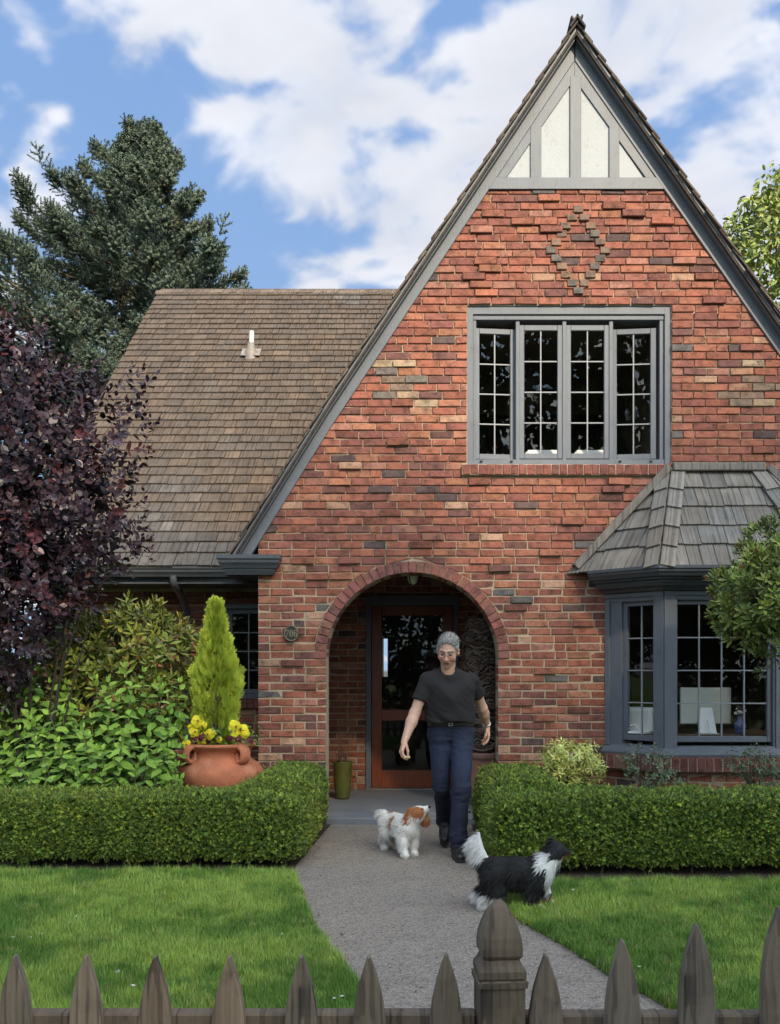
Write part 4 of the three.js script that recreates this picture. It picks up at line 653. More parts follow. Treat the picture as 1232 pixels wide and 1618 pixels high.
// ---- lawns
{
  const r = rng(61);
  const blade = (h, w, bend, a, x, z) => { const c = Math.cos(a), s = Math.sin(a), P = []; const pt = (side, t) => { const ww = w * (1 - t) * 0.5 * side, b = bend * t * t; return [x + c * ww - s * b, h * t, z + s * ww + c * b]; }; const A = pt(-1, 0), B = pt(1, 0), C = pt(-1, 0.55), D = pt(1, 0.55), E = pt(0, 1); return [...A, ...B, ...D, ...A, ...D, ...C, ...C, ...D, ...E]; };
  const tuft = (n, h) => { const P = []; for (let i = 0; i < n; i++) P.push(...blade(h * rr(r, 0.5, 1.2), rr(r, 0.0026, 0.005), rr(r, 0.0, 0.035), r() * 6.28, rr(r, -0.022, 0.022), rr(r, -0.022, 0.022))); const g = new THREE.BufferGeometry(); g.setAttribute('position', new THREE.BufferAttribute(new Float32Array(P), 3)); g.computeVertexNormals(); return g; };
  const tufts = [tuft(12, 0.036), tuft(12, 0.044), tuft(11, 0.03), tuft(13, 0.05)], gm = mat([1, 1, 1], { rough: 0.6 });
  const lists = [[], [], [], []];
  for (let i = 0; i < 180000; i++) {
    const left = r() < 0.55, z = 2.03 + Math.pow(r(), 0.75) * 3.9; const d = CZ - z; let x;
    if (left) { const e = edgeX(PL, z), far = Math.max(-(660 / F) * d - 0.9, -4.6); if (far > e) continue; if (r() > (e - far) / 4.0) continue; x = rr(r, far, e + 0.006); if (z < 2.115 + 0.02 * Math.sin(x * 5)) continue; }
    else { const e = edgeX(PR, z), far = (600 / F) * d + 0.9; if (far < e || z < 2.41) continue; if (r() > (far - e) / 3.6) continue; x = rr(r, e - 0.006, far); }
    const n = fbm3(x * 2.2 + 7, 0, z * 2.2, 3), n2 = fbm3(x * 9, 3, z * 9, 2), y = clamp((n - 0.5) * 3 + (n2 - 0.5) * 1.6 + 0.4);
    const dry = r() < 0.035 ? 1 : 0, c = dry ? [0.36, 0.33, 0.12] : mixc([0.10, 0.215, 0.022], [0.31, 0.43, 0.07], clamp(y + rr(r, -0.25, 0.25)));
    lists[i % 4].push([V3(x, 0.012, z), V3(rr(r, -0.22, 0.22), 1, rr(r, -0.22, 0.22)), rdir(r), rr(r, 0.75, 1.2) * (0.75 + 0.6 * n), vary(r, c, 0.38, 0.12)]);
  }
  const g = new THREE.Group(); g.name = 'grass'; g.userData = { kind: 'stuff', label: 'short mown green grass of the two lawns', category: 'grass' }; scene.add(g);
  lists.forEach((l, i) => spread(g, 'grass_blades', tufts[i], gm, l));
  // daisies and clover heads in the turf
  const petal = leaf4(0.011, 0.004), flower = ngeo([...Array(9)].map((_, i) => petal.clone().rotateX(Math.PI / 2 - 0.25).rotateY(i * 0.7))), fl = [];
  for (const [x, y] of [[355, 1398], [120, 1450], [65, 1478], [186, 1538], [210, 1560], [445, 1478], [528, 1580], [540, 1577], [20, 1483], [48, 1483], [905, 1408], [300, 1430], [240, 1420], [1120, 1420], [1010, 1530]]) { const d = CH * F / (y - HY) * 0.975; fl.push([V3((x - CX) / F * d, 0.042, CZ - d), V3(rr(r, -0.2, 0.2), 1, rr(r, 0, 0.4)), rdir(r), rr(r, 0.9, 1.5), [0.8, 0.79, 0.7]]); }
  const dz = new THREE.Group(); dz.name = 'daisies'; dz.userData = { kind: 'stuff', label: 'tiny white daisies scattered through the lawn', category: 'daisies' }; scene.add(dz); spread(dz, 'flower_heads', flower, MDL, fl);
}
// ---- the tall blue spruce behind the roof
{
  const r = rng(71), t = thing('spruce_tree', 'tall blue-green spruce rising behind the shingled roof', 'tree', [-6.15, 0, -13.3]);
  const needles = []; const brush = (o, d, L, n) => { const Y = d.clone().normalize(); for (let i = 0; i < n; i++) { const q = rdir(r); q.addScaledVector(Y, -q.dot(Y)).normalize().multiplyScalar(0.8).addScaledVector(Y, 0.55).normalize(); const p = o.clone().addScaledVector(Y, L * (i + r()) / n), w = V3().crossVectors(q, Y).normalize().multiplyScalar(0.010), e = p.clone().addScaledVector(q, rr(r, 0.03, 0.048)); needles.push(...p.clone().add(w).toArray(), ...p.clone().sub(w).toArray(), ...e.toArray()); } };
  brush(V3(0, 0, 0), V3(0, 1, 0), 0.34, 40); for (let i = 0; i < 7; i++) { const a = i * 2.4, y = 0.02 + i * 0.036; brush(V3(0, y, 0), V3(Math.cos(a) * 0.95, 0.7, Math.sin(a) * 0.6), 0.21 - i * 0.016, 32); }
  const sp = new THREE.BufferGeometry(); sp.setAttribute('position', new THREE.BufferAttribute(new Float32Array(needles), 3)); sp.computeVertexNormals();
  const list = [], wood = [], H = 13.75;
  const reach = (y, a) => { const u = H - y; let L = u < 0.9 ? 0.12 + u * 0.5 : u < 3.4 ? 0.57 + (u - 0.9) * 0.88 : 2.77 + (u - 3.4) * 0.3; L = Math.min(L, 3.7); L *= 0.55 + 0.95 * fbm3(Math.cos(a) * 1.6 + 9, y * 1.1, Math.sin(a) * 1.6, 2); L *= 1 - 0.2 * Math.cos(a); return L; };
  for (let y = 3.6; y < H; y += mix(0.50, 0.27, (y - 3.6) / 9.4)) {           // whorls of boughs, one tier above the other
    const nB = 7, a0 = r() * 6.28; for (let k = 0; k < nB; k++) {
      const a = a0 + k * 6.283 / nB + rr(r, -0.22, 0.22), L = reach(y, a) * rr(r, 0.78, 1.12), dx = Math.cos(a), dz = Math.sin(a), young = H - y < 1.0, lift = young ? rr(r, 0.5, 0.95) : rr(r, -0.05, 0.22);
      const P = (s) => V3(dx * L * s, y + L * (lift * s - 0.42 * s + (young ? 0.2 : 0.52) * s * s), dz * L * s);
      wood.push([[P(0).toArray(), P(0.35).toArray(), P(0.7).toArray(), P(0.97).toArray()], 0.012 + 0.009 * L, 0.2]);
      for (let q = 0; q < 4; q++) list.push([P(0.93 + q * 0.022), V3(dx, 0.55 + 0.35 * q * (young ? 1.2 : 0.6), dz).addScaledVector(rdir(r), 0.35), V3(0, 1, 0), rr(r, 1.0, 1.4), vary(r, [0.12, 0.155, 0.105], 0.15, 0.05)]);
      const n = Math.round(5 + L * 14);
      for (let i = 0; i < n; i++) {
        const s = mix(0.14, 1.0, Math.pow((i + r()) / n, 0.8)), p = P(s), side = (1 - s * 0.8) * L * 0.34 * rr(r, -1, 1); p.add(V3(-dz * side, -Math.abs(side) * 0.12 + rr(r, -0.07, 0.05), dx * side));
        const d = V3(dx, 0.3 + 0.55 * s, dz).addScaledVector(V3(-dz, 0, dx), Math.sign(side) * rr(r, 0.3, 1.0) * (1.1 - s)).addScaledVector(rdir(r), 0.28);
        list.push([p, d, V3(rr(r, -0.3, 0.3), 1, rr(r, -0.3, 0.3)), rr(r, 0.85, 1.35), vary(r, r() < 0.03 ? [0.13, 0.12, 0.055] : mixc([0.06, 0.085, 0.055], [0.15, 0.19, 0.135], r()), 0.18, 0.06)]);
      }
    }
  }
  for (let k = 0; k < 9; k++) { const a = k * 2.1, d = V3(Math.cos(a) * rr(r, 0.1, 0.5), 1, Math.sin(a) * 0.4); list.push([V3(Math.cos(a) * 0.12 * (k % 4), H - 0.3 + rr(r, -0.25, 0.12), Math.sin(a) * 0.1 * k / 3), d, V3(1, 0, 0), 1.25, [0.13, 0.165, 0.10]]); }
  for (let i = 0; i < 30; i++) { const a = r() * 6.28, u = rr(r, 0.6, 3.4), L = reach(H - u, a) * rr(r, 0.75, 1.0); list.push([V3(Math.cos(a) * L, H - u + 0.35 * L + 0.12, Math.sin(a) * L), V3(Math.cos(a) * 0.35, 1, Math.sin(a) * 0.35), rdir(r), rr(r, 1.2, 1.7), vary(r, [0.13, 0.165, 0.10], 0.2, 0.05)]); }
  for (let i = 0; i < 26; i++) { const u = r(); list.push([V3(2.9 + u * 0.9, 8.55 + u * 0.3 + rr(r, -0.15, 0.25), rr(r, -0.2, 0.2)), V3(0.7, 1, 0).addScaledVector(rdir(r), 0.5), V3(0, 1, 0), rr(r, 0.8, 1.2), vary(r, [0.12, 0.155, 0.10], 0.2, 0.05)]); }
  wood.push([[[1.2, 7.9, 0], [2.2, 8.2, 0], [3.1, 8.5, 0], [3.75, 8.95, 0]], 0.04, 0.2]);
  part(t, 'trunk', boxUV(tube([[0, -0.1, 0], [0.05, 5, 0], [-0.03, 10, 0], [0, H - 0.2, 0]], 0.24, 20, 10, 0.08)), M.bark); limbs(t, 'branch', wood); spread(t, 'crown', sp, MDL, list);
}
// ---- broadleaf trees
function broadleaf(t, seed, blobs, { leaf, n, per = 9, cluster = 0.3, tones, size = [0.8, 1.25], droop = 0.3, m = MLF, base = [0, 0, 0], trunk = 0.2, shell = 0.35, fork = 0.45, top }) {
  const r = rng(seed), cl = [0, 1].map(() => { const l = []; for (let i = 0; i < per; i++) { const q = rdir(r), d = q.clone().multiplyScalar(0.9).add(V3(0, -droop, 0)).normalize(), mm = basisFrom(d, V3(0, 1, 0).addScaledVector(rdir(r), 0.6)); mm.setPosition(q.x * cluster * rr(r, 0.2, 1), q.y * cluster * rr(r, 0.2, 1) * 0.7, q.z * cluster * rr(r, 0.2, 1)); l.push(leaf.clone().applyMatrix4(mm)); } return ngeo(l); });
  const L = [[], []]; for (let i = 0; i < n; i++) { const [p, nn, deep] = inBlobs(r, blobs, shell); L[i % 2].push([p, V3(nn.x, nn.y * 0.6 + 0.5, nn.z).addScaledVector(rdir(r), 0.7), rdir(r), rr(r, ...size), vary(r, mixc(tones[0], tones[1], r()), 0.22, 0.1)]); }
  L.forEach((l, i) => spread(t, 'crown', cl[i], m, l));
  const c = blobs[0], tp = top ?? [c[0], c[1], c[2]], w = []; const f = V3(mix(base[0], tp[0], fork), mix(base[1], tp[1], fork), mix(base[2], tp[2], fork));
  part(t, 'trunk', boxUV(tube([[base[0], base[1] - 0.05, base[2]], [mix(base[0], f.x, 0.5) + 0.02, mix(base[1], f.y, 0.5), f.z], f.toArray()], trunk, 12, 9, 0.7)), M.bark);
  for (const b of blobs) for (let k = 0; k < 3; k++) { const d = rdir(r); w.push([[f.toArray(), [mix(f.x, b[0], 0.6) + d.x * b[3] * 0.15, mix(f.y, b[1], 0.6), mix(f.z, b[2], 0.6) + d.z * b[5] * 0.15], [b[0] + d.x * b[3] * 0.75, b[1] + Math.abs(d.y) * b[4] * 0.75, b[2] + d.z * b[5] * 0.75]], trunk * 0.45, 0.15]); }
  limbs(t, 'branch', w);
}
{
  const t = thing('broadleaf_tree', 'bright yellow-green leafy tree beyond the right side of the roof', 'tree', [8.9, 0, -11.3]);
  broadleaf(t, 81, [[-0.4, 9.6, 0, 2.0, 2.6, 1.8], [0.3, 11.2, 0, 1.5, 2.0, 1.4], [-1.5, 9.9, 0, 0.95, 1.7, 0.9], [-0.9, 7.3, 0, 1.8, 1.7, 1.5], [-1.0, 10.1, 0.2, 0.7, 0.8, 0.7]], { leaf: leafGeo(0.15, 0.06, { curl: 0.3 }), n: 2300, per: 9, cluster: 0.26, tones: [[0.16, 0.22, 0.04], [0.34, 0.38, 0.09]], trunk: 0.22, shell: 0.3, droop: 0.7, fork: 0.5 });
}
// street trees on the far pavement behind the lens: they keep the sun off the garden and the lower house
{
  const lf = leafGeo(0.26, 0.20, { curl: 0.2 });
  for (const [x, z, h, s, label, seed, n] of [[6.9, 17.8, 15.3, 1.0, 'broad street tree across the road opposite the porch', 82, 800], [11.6, 18.6, 16.6, 1.05, 'tallest street tree across the road opposite the bay window', 83, 880], [2.4, 18.8, 13.8, 1.0, 'round street tree across the road opposite the purple bush', 84, 680]]) {
    const t = thing('street_tree', label, 'tree', [x, 0, z], 'street trees across the road');
    broadleaf(t, seed, [[0, h - 1.6, 0, 2.9 * s, 3.2, 2.6], [-1.8, h - 4.6, 0, 2.5, 2.8, 2.4], [1.9, h - 4.4, 0, 2.6, 2.9, 2.5], [0, h - 6.6, 0, 2.8, 2.6, 2.6], [0, h + 0.6, 0, 1.7, 2.0, 1.6]], { leaf: lf, n, per: 8, cluster: 0.5, tones: [[0.05, 0.10, 0.02], [0.09, 0.15, 0.03]], trunk: 0.26, shell: 0.15, fork: 0.35 });
  }
  const hd = thing('tall_hedge', 'tall dark hedge along the far side of the road', 'hedge', [0, 0, 15.5]), r = rng(86), l = [], cl = shoot(r, { n: 9, leaf: leafGeo(0.2, 0.13), len: 0.4, tilt0: 1.4, tilt1: 0.3 });
  for (let i = 0; i < 4200; i++) { const x = rr(r, -13, 15), y = rr(r, 0.1, 3.4 + 0.8 * fbm3(x * 0.7, 1, 2, 2)); l.push([V3(x, y, rr(r, -0.9, 0.5)), V3(rr(r, -0.5, 0.5), 0.6, -0.6), rdir(r), rr(r, 0.7, 1.2), vary(r, [0.045, 0.08, 0.02], 0.3, 0.1)]); }
  spread(hd, 'foliage', cl, MLF, l); limbs(hd, 'stem', [...Array(36)].map(() => { const x = rr(r, -12.6, 14.6), z = rr(r, -0.4, 0.3); return [[[x, 0, z], [x + rr(r, -0.2, 0.2), 1.4, z], [x + rr(r, -0.4, 0.4), 2.9, z]], 0.05, 0.4]; }));
}
// ---- purple smoke bush
{
  const r = rng(91), z0 = 1.1, s = (CZ - z0) / F, B = (x, y, rx, ry, dz = 0, rz) => [px(x, z0), py(y, z0), dz, rx * s, ry * s, rz ?? rx * s];
  const t = thing('smoke_bush', 'dark purple-leaved smoke bush overlapping the shingled roof', 'shrub', [0, 0, z0]);
  const lf = leafGeo(0.068, 0.042, { fold: 0.1, curl: 0.12, wide: 0.58 }), sh = [0, 1].map((k) => shoot(r, { n: 11, leaf: lf, len: 0.20, tilt0: 1.35, tilt1: 0.25, s0: 1.1, s1: 0.6, rot: k }));
  const blobs = [B(50, 745, 112, 175, 0, 0.5), B(150, 690, 58, 60, 0, 0.3), B(25, 610, 62, 95, 0, 0.4), B(160, 800, 48, 80, 0, 0.3), B(40, 920, 75, 110, 0.15, 0.4), B(185, 870, 34, 36, 0, 0.2), B(-60, 800, 130, 240, 0, 0.6), B(192, 628, 30, 26, 0, 0.15), B(95, 600, 36, 40, 0, 0.2), B(206, 735, 16, 20, 0, 0.1), B(40, 1000, 50, 60, 0.2, 0.25), B(-10, 1060, 60, 50, 0.0, 0.25), B(-70, 1000, 90, 120, 0, 0.3), B(110, 880, 60, 60, 0, 0.25), B(90, 950, 50, 50, 0.05, 0.25)];
  const L = [[], []];
  for (let i = 0; i < 2050; i++) { const [p, n, deep] = inBlobs(r, blobs, 0.4); const red = r() < 0.08; L[i % 2].push([p, V3(n.x, n.y * 0.8 + 0.55, n.z + 0.25).addScaledVector(rdir(r), 0.6), rdir(r), rr(r, 0.7, 1.25), vary(r, red ? [0.07, 0.018, 0.023] : mixc([0.020, 0.012, 0.020], [0.044, 0.024, 0.037], r()), 0.3, 0.12)]); }
  for (const [x, y] of [[18, 510], [8, 540], [30, 535], [50, 555], [232, 800], [238, 880], [225, 660], [215, 625], [232, 690], [150, 925], [100, 980]]) L[0].push([V3(px(x, z0), py(y + 14, z0), rr(r, -0.05, 0.1)), V3(rr(r, -0.1, 0.4), 1, 0.2), rdir(r), 1.0, vary(r, [0.06, 0.024, 0.028], 0.2, 0.1)]);
  L.forEach((l, i) => spread(t, 'foliage', sh[i], mat([1, 1, 1], { rough: 0.42 }), l));
  const w = []; for (const b of blobs.slice(0, 4)) for (let k = 0; k < 2; k++) { const d = rdir(r); w.push([[[-3.1 + rr(r, -0.12, 0.12), 0, -0.15], [mix(-3.1, b[0], 0.5) + rr(r, -0.1, 0.1), b[1] * 0.45, b[2] * 0.5], [b[0] + d.x * b[3] * 0.7, b[1] + d.y * b[4] * 0.7, b[2] + d.z * b[5] * 0.7 - 0.1]], 0.013, 0.25]); } limbs(t, 'stem', w, mat([0.035, 0.025, 0.025], { rough: 0.9 }));
}
// ---- rhododendrons, hydrangea and the small shrubs
const rhLeaf = leafGeo(0.095, 0.028, { fold: 0.25, curl: 0.1, wide: 0.6 });
function whorls(t, seed, blobs, n, tones, { leaf = rhLeaf, per = 9, tilt = [1.25, 0.3], size = [0.85, 1.3], up = 0.7, m = MGL, old, len = 0.05 } = {}) {
  const r = rng(seed), sh = [0, 1].map((k) => shoot(r, { n: per, leaf, len, tilt0: tilt[0], tilt1: tilt[1], s0: 1.1, s1: 0.65, rot: k })), L = [[], []], O = [];
  for (let i = 0; i < n; i++) { const [p, nn, deep] = inBlobs(r, blobs, 0.55); if (p.y < 0.03) continue; L[i % 2].push([p, V3(nn.x, nn.y * 0.6 + up, nn.z + 0.2).addScaledVector(rdir(r), 0.45), rdir(r), rr(r, ...size), vary(r, mixc(tones[0], tones[1], r()), 0.25, 0.1)]); if (old && r() < old && deep > 0.75) O.push([p.clone().addScaledVector(nn, 0.05), V3(nn.x, 1, nn.z), rdir(r), rr(r, 0.5, 1), vary(r, [0.30, 0.115, 0.03], 0.3, 0.1)]); }
  L.forEach((l, i) => spread(t, 'foliage', sh[i], m, l)); if (O.length) spread(t, 'faded_flowers', shoot(r, { n: 14, leaf: leaf4(0.035, 0.008), len: 0.03, tilt0: 1.4, tilt1: 0.2 }), MDL, O);
}
function stems(t, seed, base, blobs, r0 = 0.014, per = 3) { const r = rng(seed), w = []; for (const b of blobs) for (let k = 0; k < per; k++) { const d = rdir(r); w.push([[[base[0] + rr(r, -0.06, 0.06), base[1], base[2] + rr(r, -0.04, 0.04)], [mix(base[0], b[0], 0.5), mix(base[1], b[1], 0.5), mix(base[2], b[2], 0.5)], [b[0] + d.x * b[3] * 0.6, b[1] + d.y * b[4] * 0.6, b[2] + d.z * b[5] * 0.6]], r0, 0.3]); } limbs(t, 'stem', w); }
{
  const z0 = 0.45, s = (CZ - z0) / F, B = (x, y, rx, ry, dz = 0, rz) => [px(x, z0), py(y, z0), dz, rx * s, ry * s, rz ?? 0.35];
  const t = thing('rhododendron', 'green rhododendron with rusty faded blooms below the eaves', 'shrub', [0, 0, z0]);
  const b = [B(210, 1040, 90, 75), B(140, 1050, 70, 70), B(270, 1040, 46, 62), B(215, 985, 50, 32, 0, 0.25), B(180, 1120, 110, 90), B(285, 1090, 30, 60, 0, 0.2), B(110, 1010, 40, 45), B(60, 1090, 80, 90), B(-20, 1120, 80, 100)];
  whorls(t, 101, b, 1250, [[0.085, 0.105, 0.022], [0.29, 0.33, 0.06]], { old: 0.55 }); stems(t, 102, [px(190, z0), 0, 0], b);
}
{
  const z0 = 1.55, s = (CZ - z0) / F, B = (x, y, rx, ry, dz = 0, rz) => [px(x, z0), py(y, z0), dz, rx * s, ry * s, rz ?? rx * s];
  const t = thing('rhododendron', 'rounded green rhododendron standard overlapping the bay window', 'shrub', [0, 0, z0]);
  const b = [B(1222, 940, 88, 78, 0, 0.4), B(1250, 880, 75, 60, 0, 0.35), B(1180, 975, 52, 42, 0, 0.25), B(1165, 925, 38, 34, 0, 0.22), B(1190, 905, 40, 40, 0, 0.25), B(1230, 1010, 46, 34, 0, 0.25), B(1290, 940, 90, 110, 0, 0.4)];
  whorls(t, 103, b, 1050, [[0.085, 0.125, 0.035], [0.29, 0.36, 0.075]], { old: 0.12, size: [0.65, 1.0] });
  whorls(t, 107, [B(1222, 1045, 22, 28, 0, 0.15), B(1178, 1030, 10, 12, 0, 0.1)], 22, [[0.05, 0.08, 0.025], [0.12, 0.17, 0.05]], { size: [0.65, 0.9] });
  stems(t, 104, [px(1266, z0), 1.5, 0], b); part(t, 'trunk', boxUV(tube([[px(1262, z0), -0.02, 0], [px(1266, z0) + 0.02, 0.7, 0], [px(1266, z0), 1.6, 0]], 0.035, 10, 8, 0.8)), M.bark);
}
{
  const r = rng(111), z0 = 1.15, t = thing('hydrangea', 'fresh green broad-leaved hydrangea between smoke bush and pot', 'shrub', [0, 0, 0]);
  const lf = leafGeo(0.125, 0.072, { fold: 0.2, curl: 0.3, wide: 0.38 }), leaves = [], wood = [];
  const topY = (x) => { const k = [[-60, 1150], [0, 1140], [40, 1085], [80, 1062], [110, 1100], [150, 1085], [200, 1065], [235, 1098], [270, 1085], [292, 1130], [305, 1165]]; for (let i = 1; i < k.length; i++) if (x <= k[i][0]) return mix(k[i - 1][1], k[i][1], (x - k[i - 1][0]) / (k[i][0] - k[i - 1][0])); return 1180; };
  const stem = (xp, yp, z) => {
    const X = px(xp, z), Y = py(yp, z), bx0 = X * 0.55 + px(150, z) * 0.45 + rr(r, -0.1, 0.1), bz = z - 0.15; const P = (q) => V3(mix(bx0, X, Math.pow(q, 1.3)), Y * Math.pow(q, 0.9), mix(bz, z, q)); wood.push([[P(0).toArray(), P(0.5).toArray(), P(0.97).toArray()], 0.006, 0.5]);
    const nodes = Math.round(Y / 0.065), ph = r() * 3;
    for (let k = 0; k < nodes; k++) { const q = 1 - k * 0.062 / Y; if (q < 0.3) break; const p = P(q), a0 = ph + k * Math.PI / 2, sz = k < 2 ? 0.42 + 0.22 * k : k < 4 ? 0.8 + 0.1 * (k - 2) : rr(r, 0.85, 1.15), tl = k < 1 ? 0.4 : k < 2 ? 0.9 : rr(r, 1.35, 2.05); for (const o of [0, Math.PI]) { const a = a0 + o + rr(r, -0.3, 0.3), d = V3(Math.sin(tl) * Math.cos(a), Math.cos(tl), Math.sin(tl) * Math.sin(a) + 0.1); leaves.push([p, d, V3(Math.cos(a) * 0.7, 1, 0.5 + Math.sin(a) * 0.7).addScaledVector(rdir(r), 0.35), sz * rr(r, 0.85, 1.1), vary(r, mixc([0.085, 0.20, 0.025], [0.33, 0.54, 0.075], clamp(0.75 - k * 0.09 + rr(r, -0.3, 0.3))), 0.18, 0.07)]); } }
  };
  for (let i = 0; i < 78; i++) { const x = rr(r, -50, 296), u = i / 78; const y = topY(x) - 34 + u * 158 + rr(r, -6, 14); if (y > 1238) continue; stem(x, y, z0 - 0.25 + u * 0.55 + rr(r, -0.05, 0.05)); }
  for (const [x, y] of [[70, 1222], [45, 1228], [85, 1236], [20, 1200], [130, 1150], [195, 1160], [160, 1185], [235, 1165], [270, 1180], [215, 1215], [165, 1225], [250, 1230], [120, 1215]]) stem(x, y, 1.48);
  spread(t, 'foliage', lf, MTL, leaves); limbs(t, 'stem', wood, mat([0.12, 0.13, 0.05], { rough: 0.8 }));
}
{
  const z0 = 0.55, s = (CZ - z0) / F, B = (x, y, rx, ry, dz = 0, rz) => [px(x, z0), py(y, z0), dz, rx * s, ry * s, rz ?? 0.2];
  const t = thing('variegated_pieris', 'cream and green variegated shrub against the brick wall', 'shrub', [0, 0, z0]);
  const b = [B(905, 1200, 40, 24), B(865, 1232, 24, 18), B(930, 1215, 20, 18), B(885, 1192, 24, 14), B(858, 1218, 14, 10), B(890, 1240, 40, 14)];
  whorls(t, 121, b, 330, [[0.30, 0.36, 0.065], [0.68, 0.69, 0.21]], { leaf: leafGeo(0.052, 0.016, { curl: 0.4 }), per: 11, tilt: [1.9, 0.6], size: [0.8, 1.2], up: 0.5 }); stems(t, 122, [px(895, z0), 0, 0], b, 0.01);
}
for (const [cx, label, seed, dx] of [[1022, 'thin grey-green rose bush under the left pane of the bay', 131, 0], [1190, 'thin grey-green rose bush under the wide front pane', 133, 8]]) {
  const z0 = 0.95, s = (CZ - z0) / F, B = (x, y, rx, ry) => [px(x, z0), py(y, z0), 0, rx * s, ry * s, 0.16];
  const t = thing('rose_bush', label, 'shrub', [0, 0, z0], 'rose bushes below the bay window');
  const b = [B(cx, 1212, 42, 18), B(cx + 22, 1232, 34, 16), B(cx - 12, 1196, 28, 10), B(cx + 14, 1190, 14, 8)];
  whorls(t, seed, b, 150, [[0.07, 0.11, 0.055], [0.20, 0.26, 0.15]], { leaf: leafGeo(0.03, 0.018, { curl: 0.1 }), per: 6, tilt: [1.6, 0.6], size: [0.75, 1.2], up: 0.4, m: MDL, len: 0.06 }); stems(t, seed + 1, [px(cx + 8, z0), 0, 0], b, 0.006, 5);
}
// ---- terracotta pot with golden conifer and pansies
const POT = { x: px(349, 0.72), z: 0.72 };
{
  const p = thing('terracotta_pot', 'wide terracotta pot with rolled side handles beside the porch', 'pot', [POT.x, 0, POT.z]);
  const body = lathe([[0.001, 0.02], [0.15, 0.0], [0.165, 0.03], [0.20, 0.15], [0.26, 0.28], [0.315, 0.39], [0.348, 0.48], [0.354, 0.535], [0.345, 0.58], [0.315, 0.625], [0.272, 0.652], [0.246, 0.675], [0.236, 0.70], [0.238, 0.73], [0.262, 0.755], [0.285, 0.772], [0.290, 0.785], [0.282, 0.798], [0.262, 0.80], [0.240, 0.785], [0.228, 0.74], [0.225, 0.70], [0.001, 0.70]], 72);
  const q = body.attributes.position; for (let i = 0; i < q.count; i++) { const y = q.getY(i), a = Math.atan2(q.getZ(i), q.getX(i)), k = 1 + 0.012 * (fbm3(Math.cos(a) * 3, y * 12, Math.sin(a) * 3, 3) - 0.5) * (y < 0.6 ? 2 : 0.6); q.setX(i, q.getX(i) * k); q.setZ(i, q.getZ(i) * k); } body.computeVertexNormals();
  const uv = body.attributes.uv; for (let i = 0; i < uv.count; i++) uv.setXY(i, uv.getX(i) * 2, uv.getY(i) * 1.4);
  part(p, 'body', body, M.clay);
  for (const s of [-1, 1]) { const pts = []; for (let k = 0; k <= 22; k++) { const t = k / 22, a = 2.5 - t * 6.6, rad = 0.078 - 0.045 * t; pts.push([s * (0.285 + Math.cos(a) * rad * 0.8), 0.705 + Math.sin(a) * rad, 0]); } const g = tube(pts, 0.030, 44, 10, 0.6); g.scale(1, 1, 2.0); g.rotateY(-s * 0.75); part(p, 'handle', boxUV(g), M.clay); }
  part(p, 'soil', lathe([[0.001, 0.73], [0.15, 0.728], [0.232, 0.715]], 24), M.soil);
}
{
  const r = rng(141), t = thing('golden_conifer', 'narrow golden-green conifer growing in the terracotta pot', 'conifer', [px(341, 0.72), 0, POT.z]);
  const P = []; const frond = (o, d, n, L, dep) => { const X = V3().crossVectors(d, n).normalize(), w = 0.0035; const e = o.clone().addScaledVector(d, L); P.push(...o.clone().addScaledVector(X, w).toArray(), ...o.clone().addScaledVector(X, -w).toArray(), ...e.toArray()); if (dep) for (let i = 1; i < 7; i++) { const q = o.clone().addScaledVector(d, L * i / 7.5), sgn = i % 2 ? 1 : -1; frond(q, d.clone().addScaledVector(X, sgn * 0.95).normalize(), n, L * (0.52 - i * 0.035), dep - 1); } };
  frond(V3(0, 0, 0), V3(0, 1, 0), V3(0, 0, 1), 0.10, 2); const g = new THREE.BufferGeometry(); g.setAttribute('position', new THREE.BufferAttribute(new Float32Array(P), 3)); g.computeVertexNormals();
  const list = [], rad = (y) => { const u = (y - 0.78) / 1.24; return u < 0.3 ? mix(0.12, 0.178, u / 0.3) : u < 0.5 ? 0.178 : mix(0.178, 0.008, Math.pow((u - 0.5) / 0.5, 0.92)); };
  for (let i = 0; i < 2600; i++) { const y = 0.74 + 1.26 * Math.pow(r(), 0.95), a = r() * 6.283, lump = 1 + 0.5 * (fbm3(Math.cos(a) * 2.5, y * 7, Math.sin(a) * 2.5 + 4, 2) - 0.5), k = Math.sqrt(rr(r, 0.3, 1)) * lump, p = V3(Math.cos(a) * rad(y) * k, y - 0.07, Math.sin(a) * rad(y) * k); list.push([p, V3(Math.cos(a) * 0.42, 1, Math.sin(a) * 0.42).addScaledVector(rdir(r), 0.3), V3(-Math.sin(a), 0, Math.cos(a)).addScaledVector(rdir(r), 0.7), rr(r, 0.6, 1.05), vary(r, mixc([0.32, 0.42, 0.04], [0.54, 0.61, 0.06], r()), 0.18, 0.08)]); }
  for (let i = 0; i < 5; i++) list.push([V3(rr(r, -0.015, 0.015), 1.9 + i * 0.012, 0), V3(rr(r, -0.2, 0.2), 1, rr(r, -0.2, 0.2)), rdir(r), 0.9, [0.42, 0.46, 0.06]]);
  spread(t, 'foliage', g, MDL, list); part(t, 'trunk', boxUV(tube([[0, 0.7, 0], [0, 1.2, 0], [0, 1.9, 0]], 0.022, 8, 7, 0.2)), M.bark);
}
